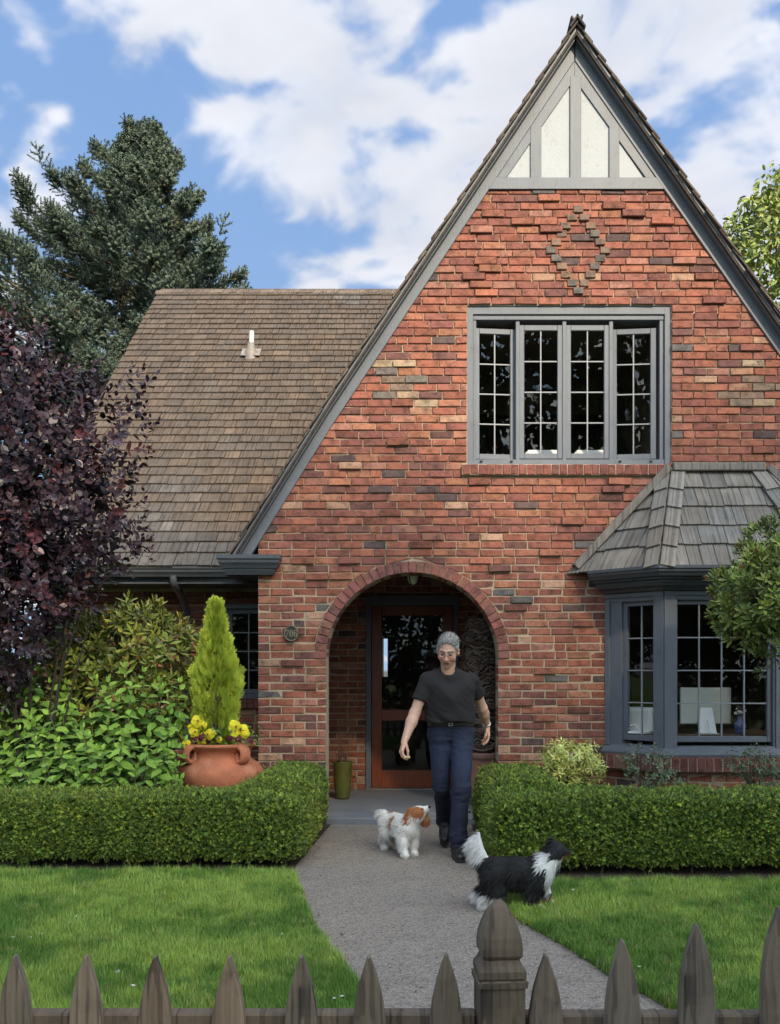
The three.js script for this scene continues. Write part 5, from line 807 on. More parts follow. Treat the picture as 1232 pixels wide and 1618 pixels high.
{
  const r = rng(151), petal = leafGeo(0.034, 0.036, { fold: 0.05, curl: 0.2, wide: 0.62, stem: 0 });
  const head = ngeo([0, 1.25, 2.5, 3.77, 5.0].map((a) => petal.clone().rotateX(-0.25).rotateZ(a)));
  const clusters = [['yellow pansies at the left handle of the terracotta pot', [[312, 1139, 1.15], [318, 1147, 0.9], [307, 1156, 1.0], [324, 1164, 1.2], [330, 1160, 1.05], [316, 1169, 0.8], [296, 1176, 0.85], [300, 1150, 0.7], [345, 1168, 0.6], [338, 1157, 0.5]], 302, 345], ['yellow pansies under the right side of the golden conifer', [[373, 1148, 1.2], [380, 1154, 1.25], [384, 1159, 1.0], [372, 1155, 1.0], [368, 1143, 0.7]], 355, 408]];
  for (const [label, heads, xa, xb] of clusters) {
    const t = thing('pansy_plant', label, 'flowers', [0, 0, 0], 'pansies in the terracotta pot');
    const z = POT.z + 0.2; for (const [x, y, s] of heads) { const m = part(t, 'flower', head, mat(vary(r, [0.86, 0.74, 0.03], 0.1, 0.05), { rough: 0.6, transmission: 0.2, thickness: 0, ior: 1.35 })); m.position.set(px(x, z), py(y, z), z + rr(r, -0.03, 0.05)); m.rotation.set(rr(r, -0.5, 0.1), rr(r, -0.5, 0.5), rr(r, 0, 1)); m.scale.setScalar(s * 1.55); const eye = part(m, 'flower_eye', new THREE.CircleGeometry(0.006, 8), mat([0.25, 0.08, 0.01], { rough: 0.7 })); eye.position.z = 0.004; }
    for (let k = 0; k < 5; k++) { const m = part(t, 'flower', head, mat([0.12, 0.012, 0.025], { rough: 0.6 }), 'dark red pansy head'); m.position.set(px(rr(r, xa - 6, xb - 6), z), py(rr(r, 1160, 1172), z), z + rr(r, -0.02, 0.04)); m.rotation.set(rr(r, -0.5, 0.2), rr(r, -0.6, 0.6), 0); m.scale.setScalar(rr(r, 0.7, 1.1)); }
    const l = []; for (let i = 0; i < 170; i++) l.push([V3(px(rr(r, xa - 10, xb + 4), z), py(rr(r, 1150, 1182), z), z + rr(r, -0.16, 0.05)), V3(rr(r, -1, 1), rr(r, 0, 1), rr(r, -0.2, 1)), V3(0, 1, 0.4).addScaledVector(rdir(r), 0.4), rr(r, 0.6, 1.1), vary(r, [0.10, 0.17, 0.035], 0.3, 0.12)]); spread(t, 'foliage', leafGeo(0.036, 0.02), MLF, l);
  }
}

// ---- fallen leaves along the edges of the path and below the hedges
{
  const r = rng(171), g = new THREE.Group(), l = []; g.name = 'fallen_leaves'; g.userData = { kind: 'stuff', label: 'small brown fallen leaves along the path edges', category: 'leaves' }; scene.add(g);
  for (let i = 0; i < 230; i++) { const z = rr(r, 0.2, 4.6), left = r() < 0.6, e = edgeX(left ? PL : PR, z), x = e + (left ? 1 : -1) * Math.pow(r(), 2.4) * 0.5; l.push([V3(x, 0.004, z), V3(rr(r, -1, 1), rr(r, 0.02, 0.25), rr(r, -1, 1)), V3(0, 1, 0), rr(r, 0.5, 1.2), vary(r, r() < 0.3 ? [0.22, 0.2, 0.06] : [0.2, 0.12, 0.06], 0.35, 0.12)]); }
  for (let i = 0; i < 160; i++) { const left = r() < 0.5; l.push([V3(left ? rr(r, -3.2, -0.85) : rr(r, 0.5, 3.2), 0.012, left ? rr(r, 1.97, 2.12) : rr(r, 2.24, 2.42)), V3(rr(r, -1, 1), rr(r, 0.02, 0.3), rr(r, -1, 1)), V3(0, 1, 0), rr(r, 0.5, 1.3), vary(r, [0.2, 0.13, 0.07], 0.35, 0.1)]); }
  spread(g, 'leaf_litter', leafGeo(0.022, 0.012, { curl: 0.4 }), MDL, l);
}

// ================================================================ fence in front of the garden
{
  const r = rng(201), z = CZ - 1.875, X = (p) => (p - CX) / 800, Y = (p) => CH - (p - HY) / 800;
  const tone = () => { const k = rr(r, 0.8, 1.15), w = rr(r, -0.05, 0.06); return [k * (1 + w), k, k * (1 - w)]; };
  function picket(x, tip, w, seed) {
    const q = rng(seed), h = w / 2, pts = [[-h, 0], [h, 0]], prof = [[1, 0.34], [1, 0.18], [0.96, 0.15], [0.90, 0.122], [0.81, 0.094], [0.64, 0.063], [0.39, 0.032], [0.17, 0.011], [0.04, 0]];
    const ys = (d) => tip - d; for (const [k, d] of prof) pts.push([h * k * rr(q, 0.97, 1.03) + (d < 0.001 ? 0.001 : 0), ys(d)]); for (const [k, d] of prof.slice().reverse()) pts.push([-h * k * rr(q, 0.97, 1.03) - (d < 0.001 ? 0.001 : 0), ys(d)]);
    pts[0][1] = pts[1][1] = 0.03; const g = prism(pts, -0.011, 0.011, 0.0022), uv = g.attributes.uv, ox = q() * 3, oy = q() * 3; for (let i = 0; i < uv.count; i++) uv.setXY(i, uv.getX(i) + ox, uv.getY(i) + oy);
    g.rotateZ(rr(q, -0.008, 0.008)); g.rotateY(rr(q, -0.05, 0.05)); g.translate(x, 0, z + rr(q, -0.003, 0.003)); return tint(g, tone());
  }
  const a = thing('picket_fence', 'weathered brown picket fence of even height before the lawn', 'fence', [0, 0, 0]);
  [[-205, 1510], [-92, 1511], [22, 1510], [135, 1510], [247, 1511], [358, 1511], [473, 1510], [586, 1510], [703, 1507]].forEach(([x, y], i) => part(a, 'picket', picket(X(x), Y(y), 0.0695, 300 + i), M.fence));
  part(a, 'rail', tint(bx(X(-240), X(752), Y(1606) - 0.07, Y(1606), z - 0.05, z - 0.013), [0.8, 0.78, 0.76]), M.fence);
  part(a, 'rail', tint(bx(X(-240), X(752), 0.16, 0.23, z - 0.05, z - 0.013), [0.8, 0.78, 0.76]), M.fence);
  const b = thing('picket_gate', 'weathered picket gate whose tops climb away from the post', 'gate', [0, 0, 0]);
  [[860, 1508], [982, 1486], [1103, 1461], [1229, 1434], [1355, 1408]].forEach(([x, y], i) => part(b, 'picket', picket(X(x), Y(y), 0.0725, 330 + i), M.fence));
  part(b, 'rail', tint(bx(X(830), X(1390), Y(1608) - 0.07, Y(1608), z - 0.05, z - 0.013), [0.8, 0.78, 0.76]), M.fence);
  part(b, 'rail', tint(bx(X(830), X(1390), 0.16, 0.23, z - 0.05, z - 0.013), [0.8, 0.78, 0.76]), M.fence);
  // post with a carved, pointed cap
  const p = thing('fence_post', 'square wooden gate post with a mossy pointed finial', 'post', [X(790), 0, z - 0.02], undefined, 0.07);
  const sq = (prof) => { const g = new THREE.LatheGeometry(prof.map(([h, y]) => new THREE.Vector2(h * Math.SQRT2, y)), 4, Math.PI / 4).toNonIndexed(); g.computeVertexNormals(); return boxUV(g); };
  const W = 0.0445, yy = (v) => Y(v);
  part(p, 'shaft', tint(sq([[0.001, -0.02], [W, -0.02], [W, yy(1556)], [W - 0.003, yy(1555)], [0.001, yy(1555)]]), [0.84, 0.81, 0.76]), M.fence);
  part(p, 'collar', tint(sq([[0.001, yy(1555)], [W + 0.004, yy(1555.5)], [W + 0.005, yy(1546)], [W - 0.002, yy(1544)], [W - 0.002, yy(1541)], [0.001, yy(1541)]]), [0.84, 0.81, 0.76]), M.fence);
  part(p, 'neck', tint(sq([[0.001, yy(1541)], [W + 0.002, yy(1541)], [W + 0.002, yy(1530)], [W - 0.005, yy(1522)], [W - 0.009, yy(1514)], [0.001, yy(1514)]]), [0.84, 0.81, 0.76]), M.fence);
  part(p, 'finial', tint(sq([[0.001, yy(1514)], [0.035, yy(1513)], [0.040, yy(1507)], [0.0405, yy(1496)], [0.0385, yy(1480)], [0.033, yy(1464)], [0.025, yy(1448)], [0.015, yy(1434)], [0.006, yy(1426.5)], [0.001, yy(1425)]]), [0.84, 0.81, 0.76]), M.fence);
}
// ================================================================ things on the porch
{
  const r = rng(211), z = -1.28, x = px(541, z);
  const p = thing('glazed_pot', 'slim olive green glazed pot on the porch floor', 'pot', [x, 0.06, z]);
  const olive = mat([0.17, 0.17, 0.035], { t: T.clay, m: 0.4, bump: 0.0008, rough: 0.32 });
  part(p, 'body', lathe([[0.001, 0.005], [0.068, 0.0], [0.074, 0.02], [0.09, 0.14], [0.098, 0.27], [0.098, 0.36], [0.101, 0.385], [0.098, 0.392], [0.088, 0.388], [0.086, 0.34], [0.001, 0.33]], 40), olive);
  const tw = []; for (let i = 0; i < 22; i++) { const a = r() * 6.28, l = rr(r, 0.25, 0.62), q = rr(r, 0.03, 0.16); tw.push([[[Math.cos(a) * 0.03, 0.3, Math.sin(a) * 0.03], [Math.cos(a) * q * 0.6 + rr(r, -0.03, 0.03), 0.3 + l * 0.5, Math.sin(a) * q * 0.5], [Math.cos(a) * q + rr(r, -0.06, 0.06), 0.3 + l, Math.sin(a) * q]], 0.004, 0.4]); }
  const t = thing('bare_twigs', 'bare brown twigs standing in the olive pot', 'twigs', [x, 0.06, z]); limbs(t, 'twig', tw, mat([0.16, 0.09, 0.055], { rough: 0.9 }));
}
{
  const r = rng(215), z = -0.80, x = px(764, z);
  const p = thing('clay_planter', 'pale terracotta planter at the right porch wall', 'pot', [x, 0.06, z]);
  part(p, 'body', lathe([[0.001, 0.0], [0.105, 0.0], [0.115, 0.03], [0.125, 0.16], [0.155, 0.33], [0.178, 0.45], [0.185, 0.47], [0.21, 0.485], [0.213, 0.525], [0.205, 0.535], [0.19, 0.53], [0.185, 0.48], [0.001, 0.47]], 48), mat([0.52, 0.27, 0.20], { t: T.clay, m: 0.45, bump: 0.004, rough: 0.9 }));
  const t = thing('bark_column', 'tall shaggy column of stacked bark strips rising from the planter', 'sculpture', [x - 0.02, 0.06, z]);
  const tones = [[0.24, 0.18, 0.14], [0.17, 0.12, 0.095], [0.30, 0.24, 0.19], [0.12, 0.09, 0.07]].map((c) => mat(c, { t: T.bark, m: 0.2, bump: 0.003, rough: 0.95 }));
  const sets = [[], [], [], []]; for (let i = 0; i < 760; i++) { const y = 0.5 + 1.36 * r(), a0 = rr(r, 0, 6.28), span = rr(r, 0.5, 1.5), rad = 0.175 * (y > 1.7 ? 0.85 : 1) * rr(r, 0.88, 1.12), pts = []; for (let k = 0; k <= 4; k++) { const a = a0 + span * (k / 4 - 0.5); pts.push([Math.cos(a) * rad, y + 0.018 * Math.sin(k * 1.7 + i) + rr(r, -0.006, 0.006), Math.sin(a) * rad]); } const g = tube(pts, rr(r, 0.006, 0.013), 8, 5); sets[i % 4].push(boxUV(g)); }
  sets.forEach((s, i) => stuff(part(t, 'bark_strips', join(s), tones[i])));
  part(t, 'core', lathe([[0.001, 0.47], [0.155, 0.47], [0.158, 1.7], [0.13, 1.86], [0.001, 1.88]], 20), mat([0.14, 0.10, 0.075], { rough: 1, t: T.bark, m: 0.2 }));
}
// ================================================================ things seen through the panes
{
  const desk = thing('desk', 'dark wooden desk inside the bay window', 'desk', [2.75, 0.35, -0.35]);
  part(desk, 'top', box(1.7, 0.03, 0.9, 0, 0.46, 0, 0.006), M.floorIn); for (const [a, b] of [[-0.8, -0.4], [0.8, -0.4], [-0.8, 0.4], [0.8, 0.4]]) part(desk, 'leg', box(0.05, 0.445, 0.05, a, 0.2225, b), M.floorIn);
  const silver = mat([0.46, 0.48, 0.45], { rough: 0.45, metal: 0.15 });
  const mon = thing('computer_monitor', 'silver computer monitor seen from behind through the front pane', 'monitor', [px(1117), 0.825, -0.05], undefined, 0.05);
  part(mon, 'screen_housing', box(0.475, 0.335, 0.025, 0, 0.255, 0, 0.008), silver);
  part(mon, 'stand', (() => { const g = prism([[-0.085, 0], [0.085, 0], [0.055, 0.24], [-0.055, 0.24]], 0, 0.012, 0.003); g.rotateX(-0.18); g.translate(0, 0, 0.055); return g; })(), mat([0.75, 0.76, 0.77], { rough: 0.4 }));
  part(mon, 'stand_foot', box(0.18, 0.008, 0.17, 0, 0.006, 0.06), silver); part(mon, 'power_cable', tube([[0, 0.12, 0.045], [0.0, 0.08, 0.09], [0.01, 0.02, 0.10], [0.05, 0.012, 0.12]], 0.005, 16, 6), M.white);
  const pr = thing('white_printer', 'white rounded machine with a loose cable behind the narrow pane', 'printer', [px(1010, 0.02), 0.825, -0.02], undefined, -0.5);
  part(pr, 'body', box(0.26, 0.24, 0.2, 0, 0.12, -0.05, 0.03), mat([0.66, 0.66, 0.65], { rough: 0.5 })); part(pr, 'paper_tray', box(0.22, 0.02, 0.16, 0, 0.02, 0.1, 0.004), M.white); part(pr, 'cable', tube([[-0.1, 0.02, 0.12], [-0.05, 0.07, 0.13], [0.0, 0.09, 0.12], [0.06, 0.03, 0.13], [0.1, 0.015, 0.12]], 0.006, 24, 6), M.white);
  const vs = thing('china_vase', 'small blue and white china vase behind the front pane', 'vase', [px(1169), 0.825, 0.0]);
  part(vs, 'body', lathe([[0.001, 0], [0.03, 0.0], [0.032, 0.01], [0.055, 0.06], [0.052, 0.09], [0.025, 0.125], [0.022, 0.15], [0.032, 0.165], [0.026, 0.165], [0.016, 0.15], [0.001, 0.14]], 28), mat([0.10, 0.13, 0.34], { rough: 0.2 })); part(vs, 'flowers', (() => { const r = rng(7), l = []; for (let i = 0; i < 12; i++) { const s = new THREE.IcosahedronGeometry(rr(r, 0.008, 0.016), 1); s.translate(rr(r, -0.04, 0.04), 0.18 + rr(r, 0, 0.05), rr(r, -0.03, 0.03)); l.push(boxUV(s)); } return join(l); })(), M.white);
  const sofa = thing('white_sofa', 'white cushioned sofa back behind the upper window', 'sofa', [px(897, -0.5), 2.95, -0.55]);
  part(sofa, 'seat', box(0.95, 0.3, 0.55, 0, 0.15, -0.1, 0.06), M.white); for (const s of [-1, 1]) part(sofa, 'back_cushion', box(0.46, 0.44, 0.16, s * 0.235, 0.34, 0.14, 0.07), M.white);
}

// ================================================================ figures: bodies as one surface round tapered bones
const smin = (a, b, k) => { const h = clamp(0.5 + 0.5 * (b - a) / k); return b + (a - b) * h - k * h * (1 - h); };
const smax = (a, b, k) => -smin(-a, -b, k);
function cap(x, y, z, a, b, r1, r2) { const bx_ = b[0] - a[0], by = b[1] - a[1], bz = b[2] - a[2], ax = x - a[0], ay = y - a[1], az = z - a[2]; const h = clamp((ax * bx_ + ay * by + az * bz) / (bx_ * bx_ + by * by + bz * bz + 1e-9)); return Math.hypot(ax - bx_ * h, ay - by * h, az - bz * h) - (r1 + (r2 - r1) * h); }
function ell(x, y, z, c, r) { const a = (x - c[0]) / r[0], b = (y - c[1]) / r[1], d = (z - c[2]) / r[2], k0 = Math.hypot(a, b, d), k1 = Math.hypot(a / r[0], b / r[1], d / r[2]); return k1 < 1e-9 ? -Math.min(...r) : k0 * (k0 - 1) / k1; }
function meshSDF(f, lo, hi, cell, colour) {          // surface nets
  const n = [0, 1, 2].map((k) => Math.ceil((hi[k] - lo[k]) / cell) + 1), [nx, ny, nz] = n, D = new Float32Array(nx * ny * nz), id = (i, j, k) => (k * ny + j) * nx + i;
  for (let k = 0; k < nz; k++) for (let j = 0; j < ny; j++) for (let i = 0; i < nx;) { const d = f(lo[0] + i * cell, lo[1] + j * cell, lo[2] + k * cell); D[id(i, j, k)] = d; i++; let skip = Math.floor((Math.abs(d) * 0.5 - cell * 1.5) / cell); while (skip-- > 0 && i < nx) D[id(i++, j, k)] = d > 0 ? cell * 2 : -cell * 2; }
  const vid = new Int32Array(nx * ny * nz).fill(-1), P = [], I = [];
  for (let k = 0; k < nz - 1; k++) for (let j = 0; j < ny - 1; j++) for (let i = 0; i < nx - 1; i++) {
    let sx = 0, sy = 0, sz = 0, c = 0, m = 0; const v = []; for (let q = 0; q < 8; q++) { v.push(D[id(i + (q & 1), j + ((q >> 1) & 1), k + (q >> 2))]); if (v[q] < 0) m |= 1 << q; } if (m === 0 || m === 255) continue;
    for (let q = 0; q < 8; q++) for (const b of [1, 2, 4]) if (!(q & b)) { const p = q | b; if ((v[q] < 0) !== (v[p] < 0)) { const t = v[q] / (v[q] - v[p]); sx += (q & 1) + (b === 1 ? t : 0); sy += ((q >> 1) & 1) + (b === 2 ? t : 0); sz += (q >> 2) + (b === 4 ? t : 0); c++; } }
    vid[id(i, j, k)] = P.length / 3; P.push(lo[0] + (i + sx / c) * cell, lo[1] + (j + sy / c) * cell, lo[2] + (k + sz / c) * cell);
  }
  for (let k = 1; k < nz - 1; k++) for (let j = 1; j < ny - 1; j++) for (let i = 1; i < nx - 1; i++) {
    const a = D[id(i, j, k)] < 0; const face = (o, A, B, C, E) => { if (A < 0 || B < 0 || C < 0 || E < 0) return; o ? I.push(A, B, C, A, C, E) : I.push(A, C, B, A, E, C); };
    if (a !== D[id(i + 1, j, k)] < 0) face(a, vid[id(i, j - 1, k - 1)], vid[id(i, j, k - 1)], vid[id(i, j, k)], vid[id(i, j - 1, k)]);
    if (a !== D[id(i, j + 1, k)] < 0) face(a, vid[id(i - 1, j, k - 1)], vid[id(i - 1, j, k)], vid[id(i, j, k)], vid[id(i, j, k - 1)]);
    if (a !== D[id(i, j, k + 1)] < 0) face(a, vid[id(i - 1, j - 1, k)], vid[id(i, j - 1, k)], vid[id(i, j, k)], vid[id(i - 1, j, k)]);
  }
  const g = new THREE.BufferGeometry(), e = cell * 0.7, N = new Float32Array(P.length), UV = new Float32Array(P.length / 3 * 2);
  for (let i = 0; i < P.length; i += 3) { const [x, y, z] = [P[i], P[i + 1], P[i + 2]]; const a = f(x + e, y, z) - f(x - e, y, z), b = f(x, y + e, z) - f(x, y - e, z), c = f(x, y, z + e) - f(x, y, z - e), l = Math.hypot(a, b, c) || 1; N[i] = a / l; N[i + 1] = b / l; N[i + 2] = c / l; UV[i / 3 * 2] = x + z * 0.7; UV[i / 3 * 2 + 1] = y + z * 0.3; }
  g.setAttribute('position', new THREE.BufferAttribute(new Float32Array(P), 3)); g.setAttribute('normal', new THREE.BufferAttribute(N, 3)); g.setAttribute('uv', new THREE.BufferAttribute(UV, 2)); g.setIndex(I);
  if (colour) { const C = new Float32Array(P.length); for (let i = 0; i < P.length; i += 3) C.set(colour(P[i], P[i + 1], P[i + 2], N[i], N[i + 1], N[i + 2]), i); g.setAttribute('color', new THREE.BufferAttribute(C, 3)); }
  return g;
}
const chain = (x, y, z, list, k) => { let d = 9; for (const [a, b, r1, r2] of list) d = smin(d, cap(x, y, z, a, b, r1, r2), k); return d; };
// ---------------------------------------------------------------- the man walking down the path
{
  const man = thing('person', 'grey-haired man in charcoal t-shirt and jeans walking down the path', 'person', [0.266, 0, CZ - 7.4]);
  const J = { pel: [0.035, 0.93, 0.0], chest: [0.025, 1.22, 0.04], neck: [0.012, 1.37, 0.055], sR: [-0.148, 1.325, 0.05], eR: [-0.248, 1.07, 0.09], wR: [-0.325, 0.865, 0.22], sL: [0.196, 1.325, 0.0], eL: [0.292, 1.10, -0.16], wL: [0.342, 0.955, -0.30], hL: [0.122, 0.90, 0.0], kL: [0.102, 0.485, 0.20], aL: [0.076, 0.085, 0.28], hR: [-0.05, 0.90, 0.0], kR: [-0.035, 0.50, 0.04], aR: [-0.004, 0.175, -0.30] };
  const lerp = (a, b, t) => [mix(a[0], b[0], t), mix(a[1], b[1], t), mix(a[2], b[2], t)];
  const SK = [0.70, 0.42, 0.305];
  const torso = (g) => [[[-0.055, 1.03, 0.0], [-0.06, 1.26, 0.045], 0.105 + g, 0.105 + g], [[0.115, 1.03, 0.0], [0.115, 1.26, 0.035], 0.105 + g, 0.105 + g], [[0.03, 1.0, 0.025], [0.025, 1.2, 0.06], 0.115 + g, 0.115 + g], [[-0.125, 1.315, 0.05], [0.175, 1.315, 0.01], 0.062 + g, 0.062 + g], [[-0.06, 1.36, 0.05], [0.09, 1.36, 0.035], 0.052 + g, 0.052 + g], [[0.012, 1.37, 0.055], [0.010, 1.41, 0.07], 0.075 + g, 0.062 + g]];
  const legs = (g, taper = 0) => [[J.hL, J.kL, 0.090 + g, 0.060 + g], [J.kL, J.aL, 0.060 + g, 0.044 + g + taper], [J.hR, J.kR, 0.088 + g, 0.060 + g], [J.kR, J.aR, 0.060 + g, 0.044 + g + taper], [[-0.035, 0.935, -0.02], [0.105, 0.935, -0.02], 0.105 + g, 0.105 + g], [[-0.03, 1.0, 0.0], [0.10, 1.0, 0.0], 0.098 + g, 0.098 + g]];
  const arms = [[J.sR, J.eR, 0.05, 0.04], [J.eR, lerp(J.eR, J.wR, 0.3), 0.04, 0.042], [lerp(J.eR, J.wR, 0.3), J.wR, 0.042, 0.026], [J.sL, J.eL, 0.05, 0.04], [J.eL, lerp(J.eL, J.wL, 0.3), 0.04, 0.042], [lerp(J.eL, J.wL, 0.3), J.wL, 0.042, 0.027]];
  const under = [...torso(-0.042), ...legs(-0.02), ...arms, [J.neck, [0.008, 1.45, 0.085], 0.056, 0.054]];
  const body = meshSDF((x, y, z) => chain(x, y, z, under, 0.025), [-0.42, 0.06, -0.42], [0.46, 1.50, 0.42], 0.012, () => SK);
  // head in its own axes (y up, z to the face), bowed towards the dog
  const HM = new THREE.Matrix4().makeRotationFromEuler(new THREE.Euler(0.46, -0.18, -0.06, 'YXZ')).setPosition(0.008, 1.548, 0.115);
  const head = (x, y, z) => {
    let d = ell(x, y, z, [0, 0.022, -0.012], [0.076, 0.098, 0.098]); d = smin(d, ell(x, y, z, [0, -0.058, 0.028], [0.056, 0.06, 0.062]), 0.035); const ax = Math.abs(x);
    d = smin(d, ell(ax, y, z, [0.038, -0.02, 0.058], [0.03, 0.028, 0.028]), 0.02); d = smin(d, cap(ax, y, z, [0.012, 0.036, 0.082], [0.045, 0.034, 0.068], 0.012, 0.010), 0.012);
    d = smax(d, -(Math.hypot(ax - 0.031, y - 0.014, z - 0.104) - 0.019), 0.012); d = Math.min(d, Math.hypot(ax - 0.031, y - 0.014, z - 0.073) - 0.0135);
    d = smin(d, cap(x, y, z, [0, 0.02, 0.086], [0, -0.022, 0.108], 0.009, 0.0135), 0.01); d = smin(d, Math.hypot(ax - 0.011, y + 0.026, z - 0.096) - 0.0095, 0.008);
    d = smin(d, cap(x, y, z, [-0.018, -0.056, 0.081], [0.018, -0.056, 0.081], 0.008, 0.008), 0.008); d = smin(d, cap(x, y, z, [-0.015, -0.068, 0.080], [0.015, -0.068, 0.080], 0.008, 0.008), 0.006); d = smax(d, -cap(x, y, z, [-0.02, -0.062, 0.092], [0.02, -0.062, 0.092], 0.0035, 0.0035), 0.004);
    d = smin(d, ell(x, y, z, [0, -0.098, 0.062], [0.024, 0.02, 0.022]), 0.02);
    let ear = ell(ax, y, z, [0.079, -0.002, -0.008], [0.011, 0.033, 0.021]); ear = smax(ear, -(Math.hypot(ax - 0.09, y - 0.002, z - 0.002) - 0.013), 0.006); d = smin(d, ear, 0.008);
    return smin(d, cap(x, y, z, [0, -0.07, -0.025], [0, -0.16, -0.03], 0.054, 0.056), 0.03);
  };
  const face = (x, y, z) => { const ax = Math.abs(x); if (Math.hypot(ax - 0.031, y - 0.012, z - 0.084) < 0.0068) return [0.03, 0.025, 0.02]; if (Math.hypot(ax - 0.031, y - 0.014, z - 0.073) < 0.0145 && z > 0.076) return [0.42, 0.36, 0.32]; if (z > 0.07 && ax < 0.023 && y < -0.050 && y > -0.074) return Math.abs(y + 0.062) < 0.003 ? [0.16, 0.05, 0.045] : [0.40, 0.15, 0.125]; if (z > 0.06 && ax > 0.012 && ax < 0.05 && y > 0.034 && y < 0.046) return [0.26, 0.20, 0.16]; const bl = Math.exp(-((ax - 0.04) ** 2 + (y + 0.02) ** 2) / 0.0006) * 0.12 + Math.exp(-(x * x + (y + 0.02) ** 2) / 0.0004) * 0.1, st = y < -0.045 ? 0.9 : 1; return [SK[0] * st * (1 + bl), SK[1] * st * (1 - bl), SK[2] * st * (1 - bl)]; };
  const headG = meshSDF(head, [-0.11, -0.19, -0.13], [0.11, 0.14, 0.14], 0.0042, face); headG.applyMatrix4(HM);
  // hands: palm, four fingers of three joints each, thumb from the side of the palm
  function hand(origin, dir, palm, side, curl, thumbIn) {
    const Y = V3(...dir).normalize(), Z = V3(...palm).addScaledVector(Y, -V3(...palm).dot(Y)).normalize(), X = V3().crossVectors(Y, Z).multiplyScalar(side), o = V3(...origin), P = (a, b, c) => o.clone().addScaledVector(X, a).addScaledVector(Y, b).addScaledVector(Z, c).toArray(), L = [];
    const F4 = [[-0.030, 0.086, 0.068, 0.0085], [-0.010, 0.092, 0.078, 0.009], [0.011, 0.088, 0.072, 0.0085], [0.030, 0.078, 0.056, 0.0075]];
    F4.forEach(([x, l, f, rad], i) => { L.push([P(x * 0.45, 0.004, 0), P(x, l, 0), 0.0155, 0.0125]); let a = 0, p = [x, l, 0]; for (let k = 0; k < 3; k++) { a += curl[i] * [0.8, 1.1, 0.7][k]; const s = f * [0.44, 0.31, 0.25][k], q = [p[0], p[1] + Math.cos(a) * s, p[2] + Math.sin(a) * s]; L.push([P(...p), P(...q), rad * [1.05, 0.97, 0.9][k], rad * [0.97, 0.9, 0.8][k]]); p = q; } });
    L.push([P(-0.016, 0.018, 0.006), P(-0.042, 0.052, 0.018 + thumbIn * 0.3), 0.016, 0.0115], [P(-0.042, 0.052, 0.018 + thumbIn * 0.3), P(-0.046 + thumbIn * 0.3, 0.082, 0.028 + thumbIn), 0.0108, 0.0095], [P(-0.046 + thumbIn * 0.3, 0.082, 0.028 + thumbIn), P(-0.040 + thumbIn * 0.5, 0.104, 0.034 + thumbIn * 1.2), 0.0095, 0.008], [P(0, -0.03, 0), P(0, 0.012, 0), 0.024, 0.024]);
    const lo = [9, 9, 9], hi = [-9, -9, -9]; for (const [a, b, r] of L) for (const q of [a, b]) for (let k = 0; k < 3; k++) { lo[k] = Math.min(lo[k], q[k] - r - 0.008); hi[k] = Math.max(hi[k], q[k] + r + 0.008); }
    return { g: meshSDF((x, y, z) => chain(x, y, z, L, 0.0045), lo, hi, 0.0034, () => [SK[0] * 1.02, SK[1] * 0.97, SK[2] * 0.95]), tip: P(-0.03, 0.125, 0.045) };
  }
  const dR = [J.wR[0] - J.eR[0], J.wR[1] - J.eR[1] - 0.05, J.wR[2] - J.eR[2]], hr = hand(J.wR, dR, [0.75, -0.1, -0.2], -1, [0.55, 0.62, 0.7, 0.75], 0.012), hl = hand(J.wL, [0.0, -1, 0.12], [-0.9, 0, 0.3], 1, [0.28, 0.33, 0.38, 0.42], 0.004);
  const skin = mat([1, 1, 1], { t: T.skin, m: 0.12, bump: 0.0006, rough: 0.55, vc: true });
  part(man, 'body', join([body, headG, hr.g, hl.g]), skin);
  const treat = thing('dog_treat', 'small pale dog treat held in the man\'s fingertips', 'treat', [0.266 + hr.tip[0], hr.tip[1], CZ - 7.4 + hr.tip[2]]); part(treat, 'biscuit', (() => { const g = meshSDF((x, y, z) => smin(cap(x, y, z, [-0.014, 0, 0], [0.014, 0.004, 0], 0.008, 0.008), Math.min(Math.hypot(x - 0.016, y, z) - 0.011, Math.hypot(x + 0.016, y, z) - 0.011), 0.006), [-0.035, -0.02, -0.02], [0.035, 0.02, 0.02], 0.003); return g; })(), mat([0.62, 0.48, 0.22], { rough: 0.8 }));
  // hair, glasses
  const hairline = (x, z) => { const ax = Math.abs(x); if (z > 0.03) return mix(0.030, 0.116, sstep(0.025, 0.072, z)) - 0.010 * sstep(0.045, 0.07, ax); if (z > 0.0) return mix(-0.020, 0.022, sstep(0.0, 0.03, z)); return z > -0.03 ? mix(0.030, -0.020, sstep(-0.012, 0.004, z)) : mix(-0.070, 0.0, clamp((z + 0.09) / 0.06)); };
  const hairG = meshSDF((x, y, z) => { const up = clamp((y - 0.02) / 0.08), t = 0.002 + 0.009 * up + 0.012 * up * (fbm3(x * 70 + 3, y * 40, z * 45, 3) - 0.5); return smax(ell(x, y, z, [0, 0.024, -0.013], [0.076 + t, 0.098 + t * 0.8, 0.098 + t]), hairline(x, z) - y + 0.014 * (vnoise3(x * 150, y * 60, z * 120) - 0.5), 0.005); }, [-0.11, -0.09, -0.13], [0.11, 0.16, 0.13], 0.0036, (x, y, z) => { const n = fbm3(x * 130, y * 60, z * 70, 3), d = sstep(0.62, 0.38, n) * 0.6 + 0.35 * sstep(0.07, 0.02, y); const v = mix(0.36, 0.13, clamp(d)); return [v, v * 0.985, v * 0.98]; });
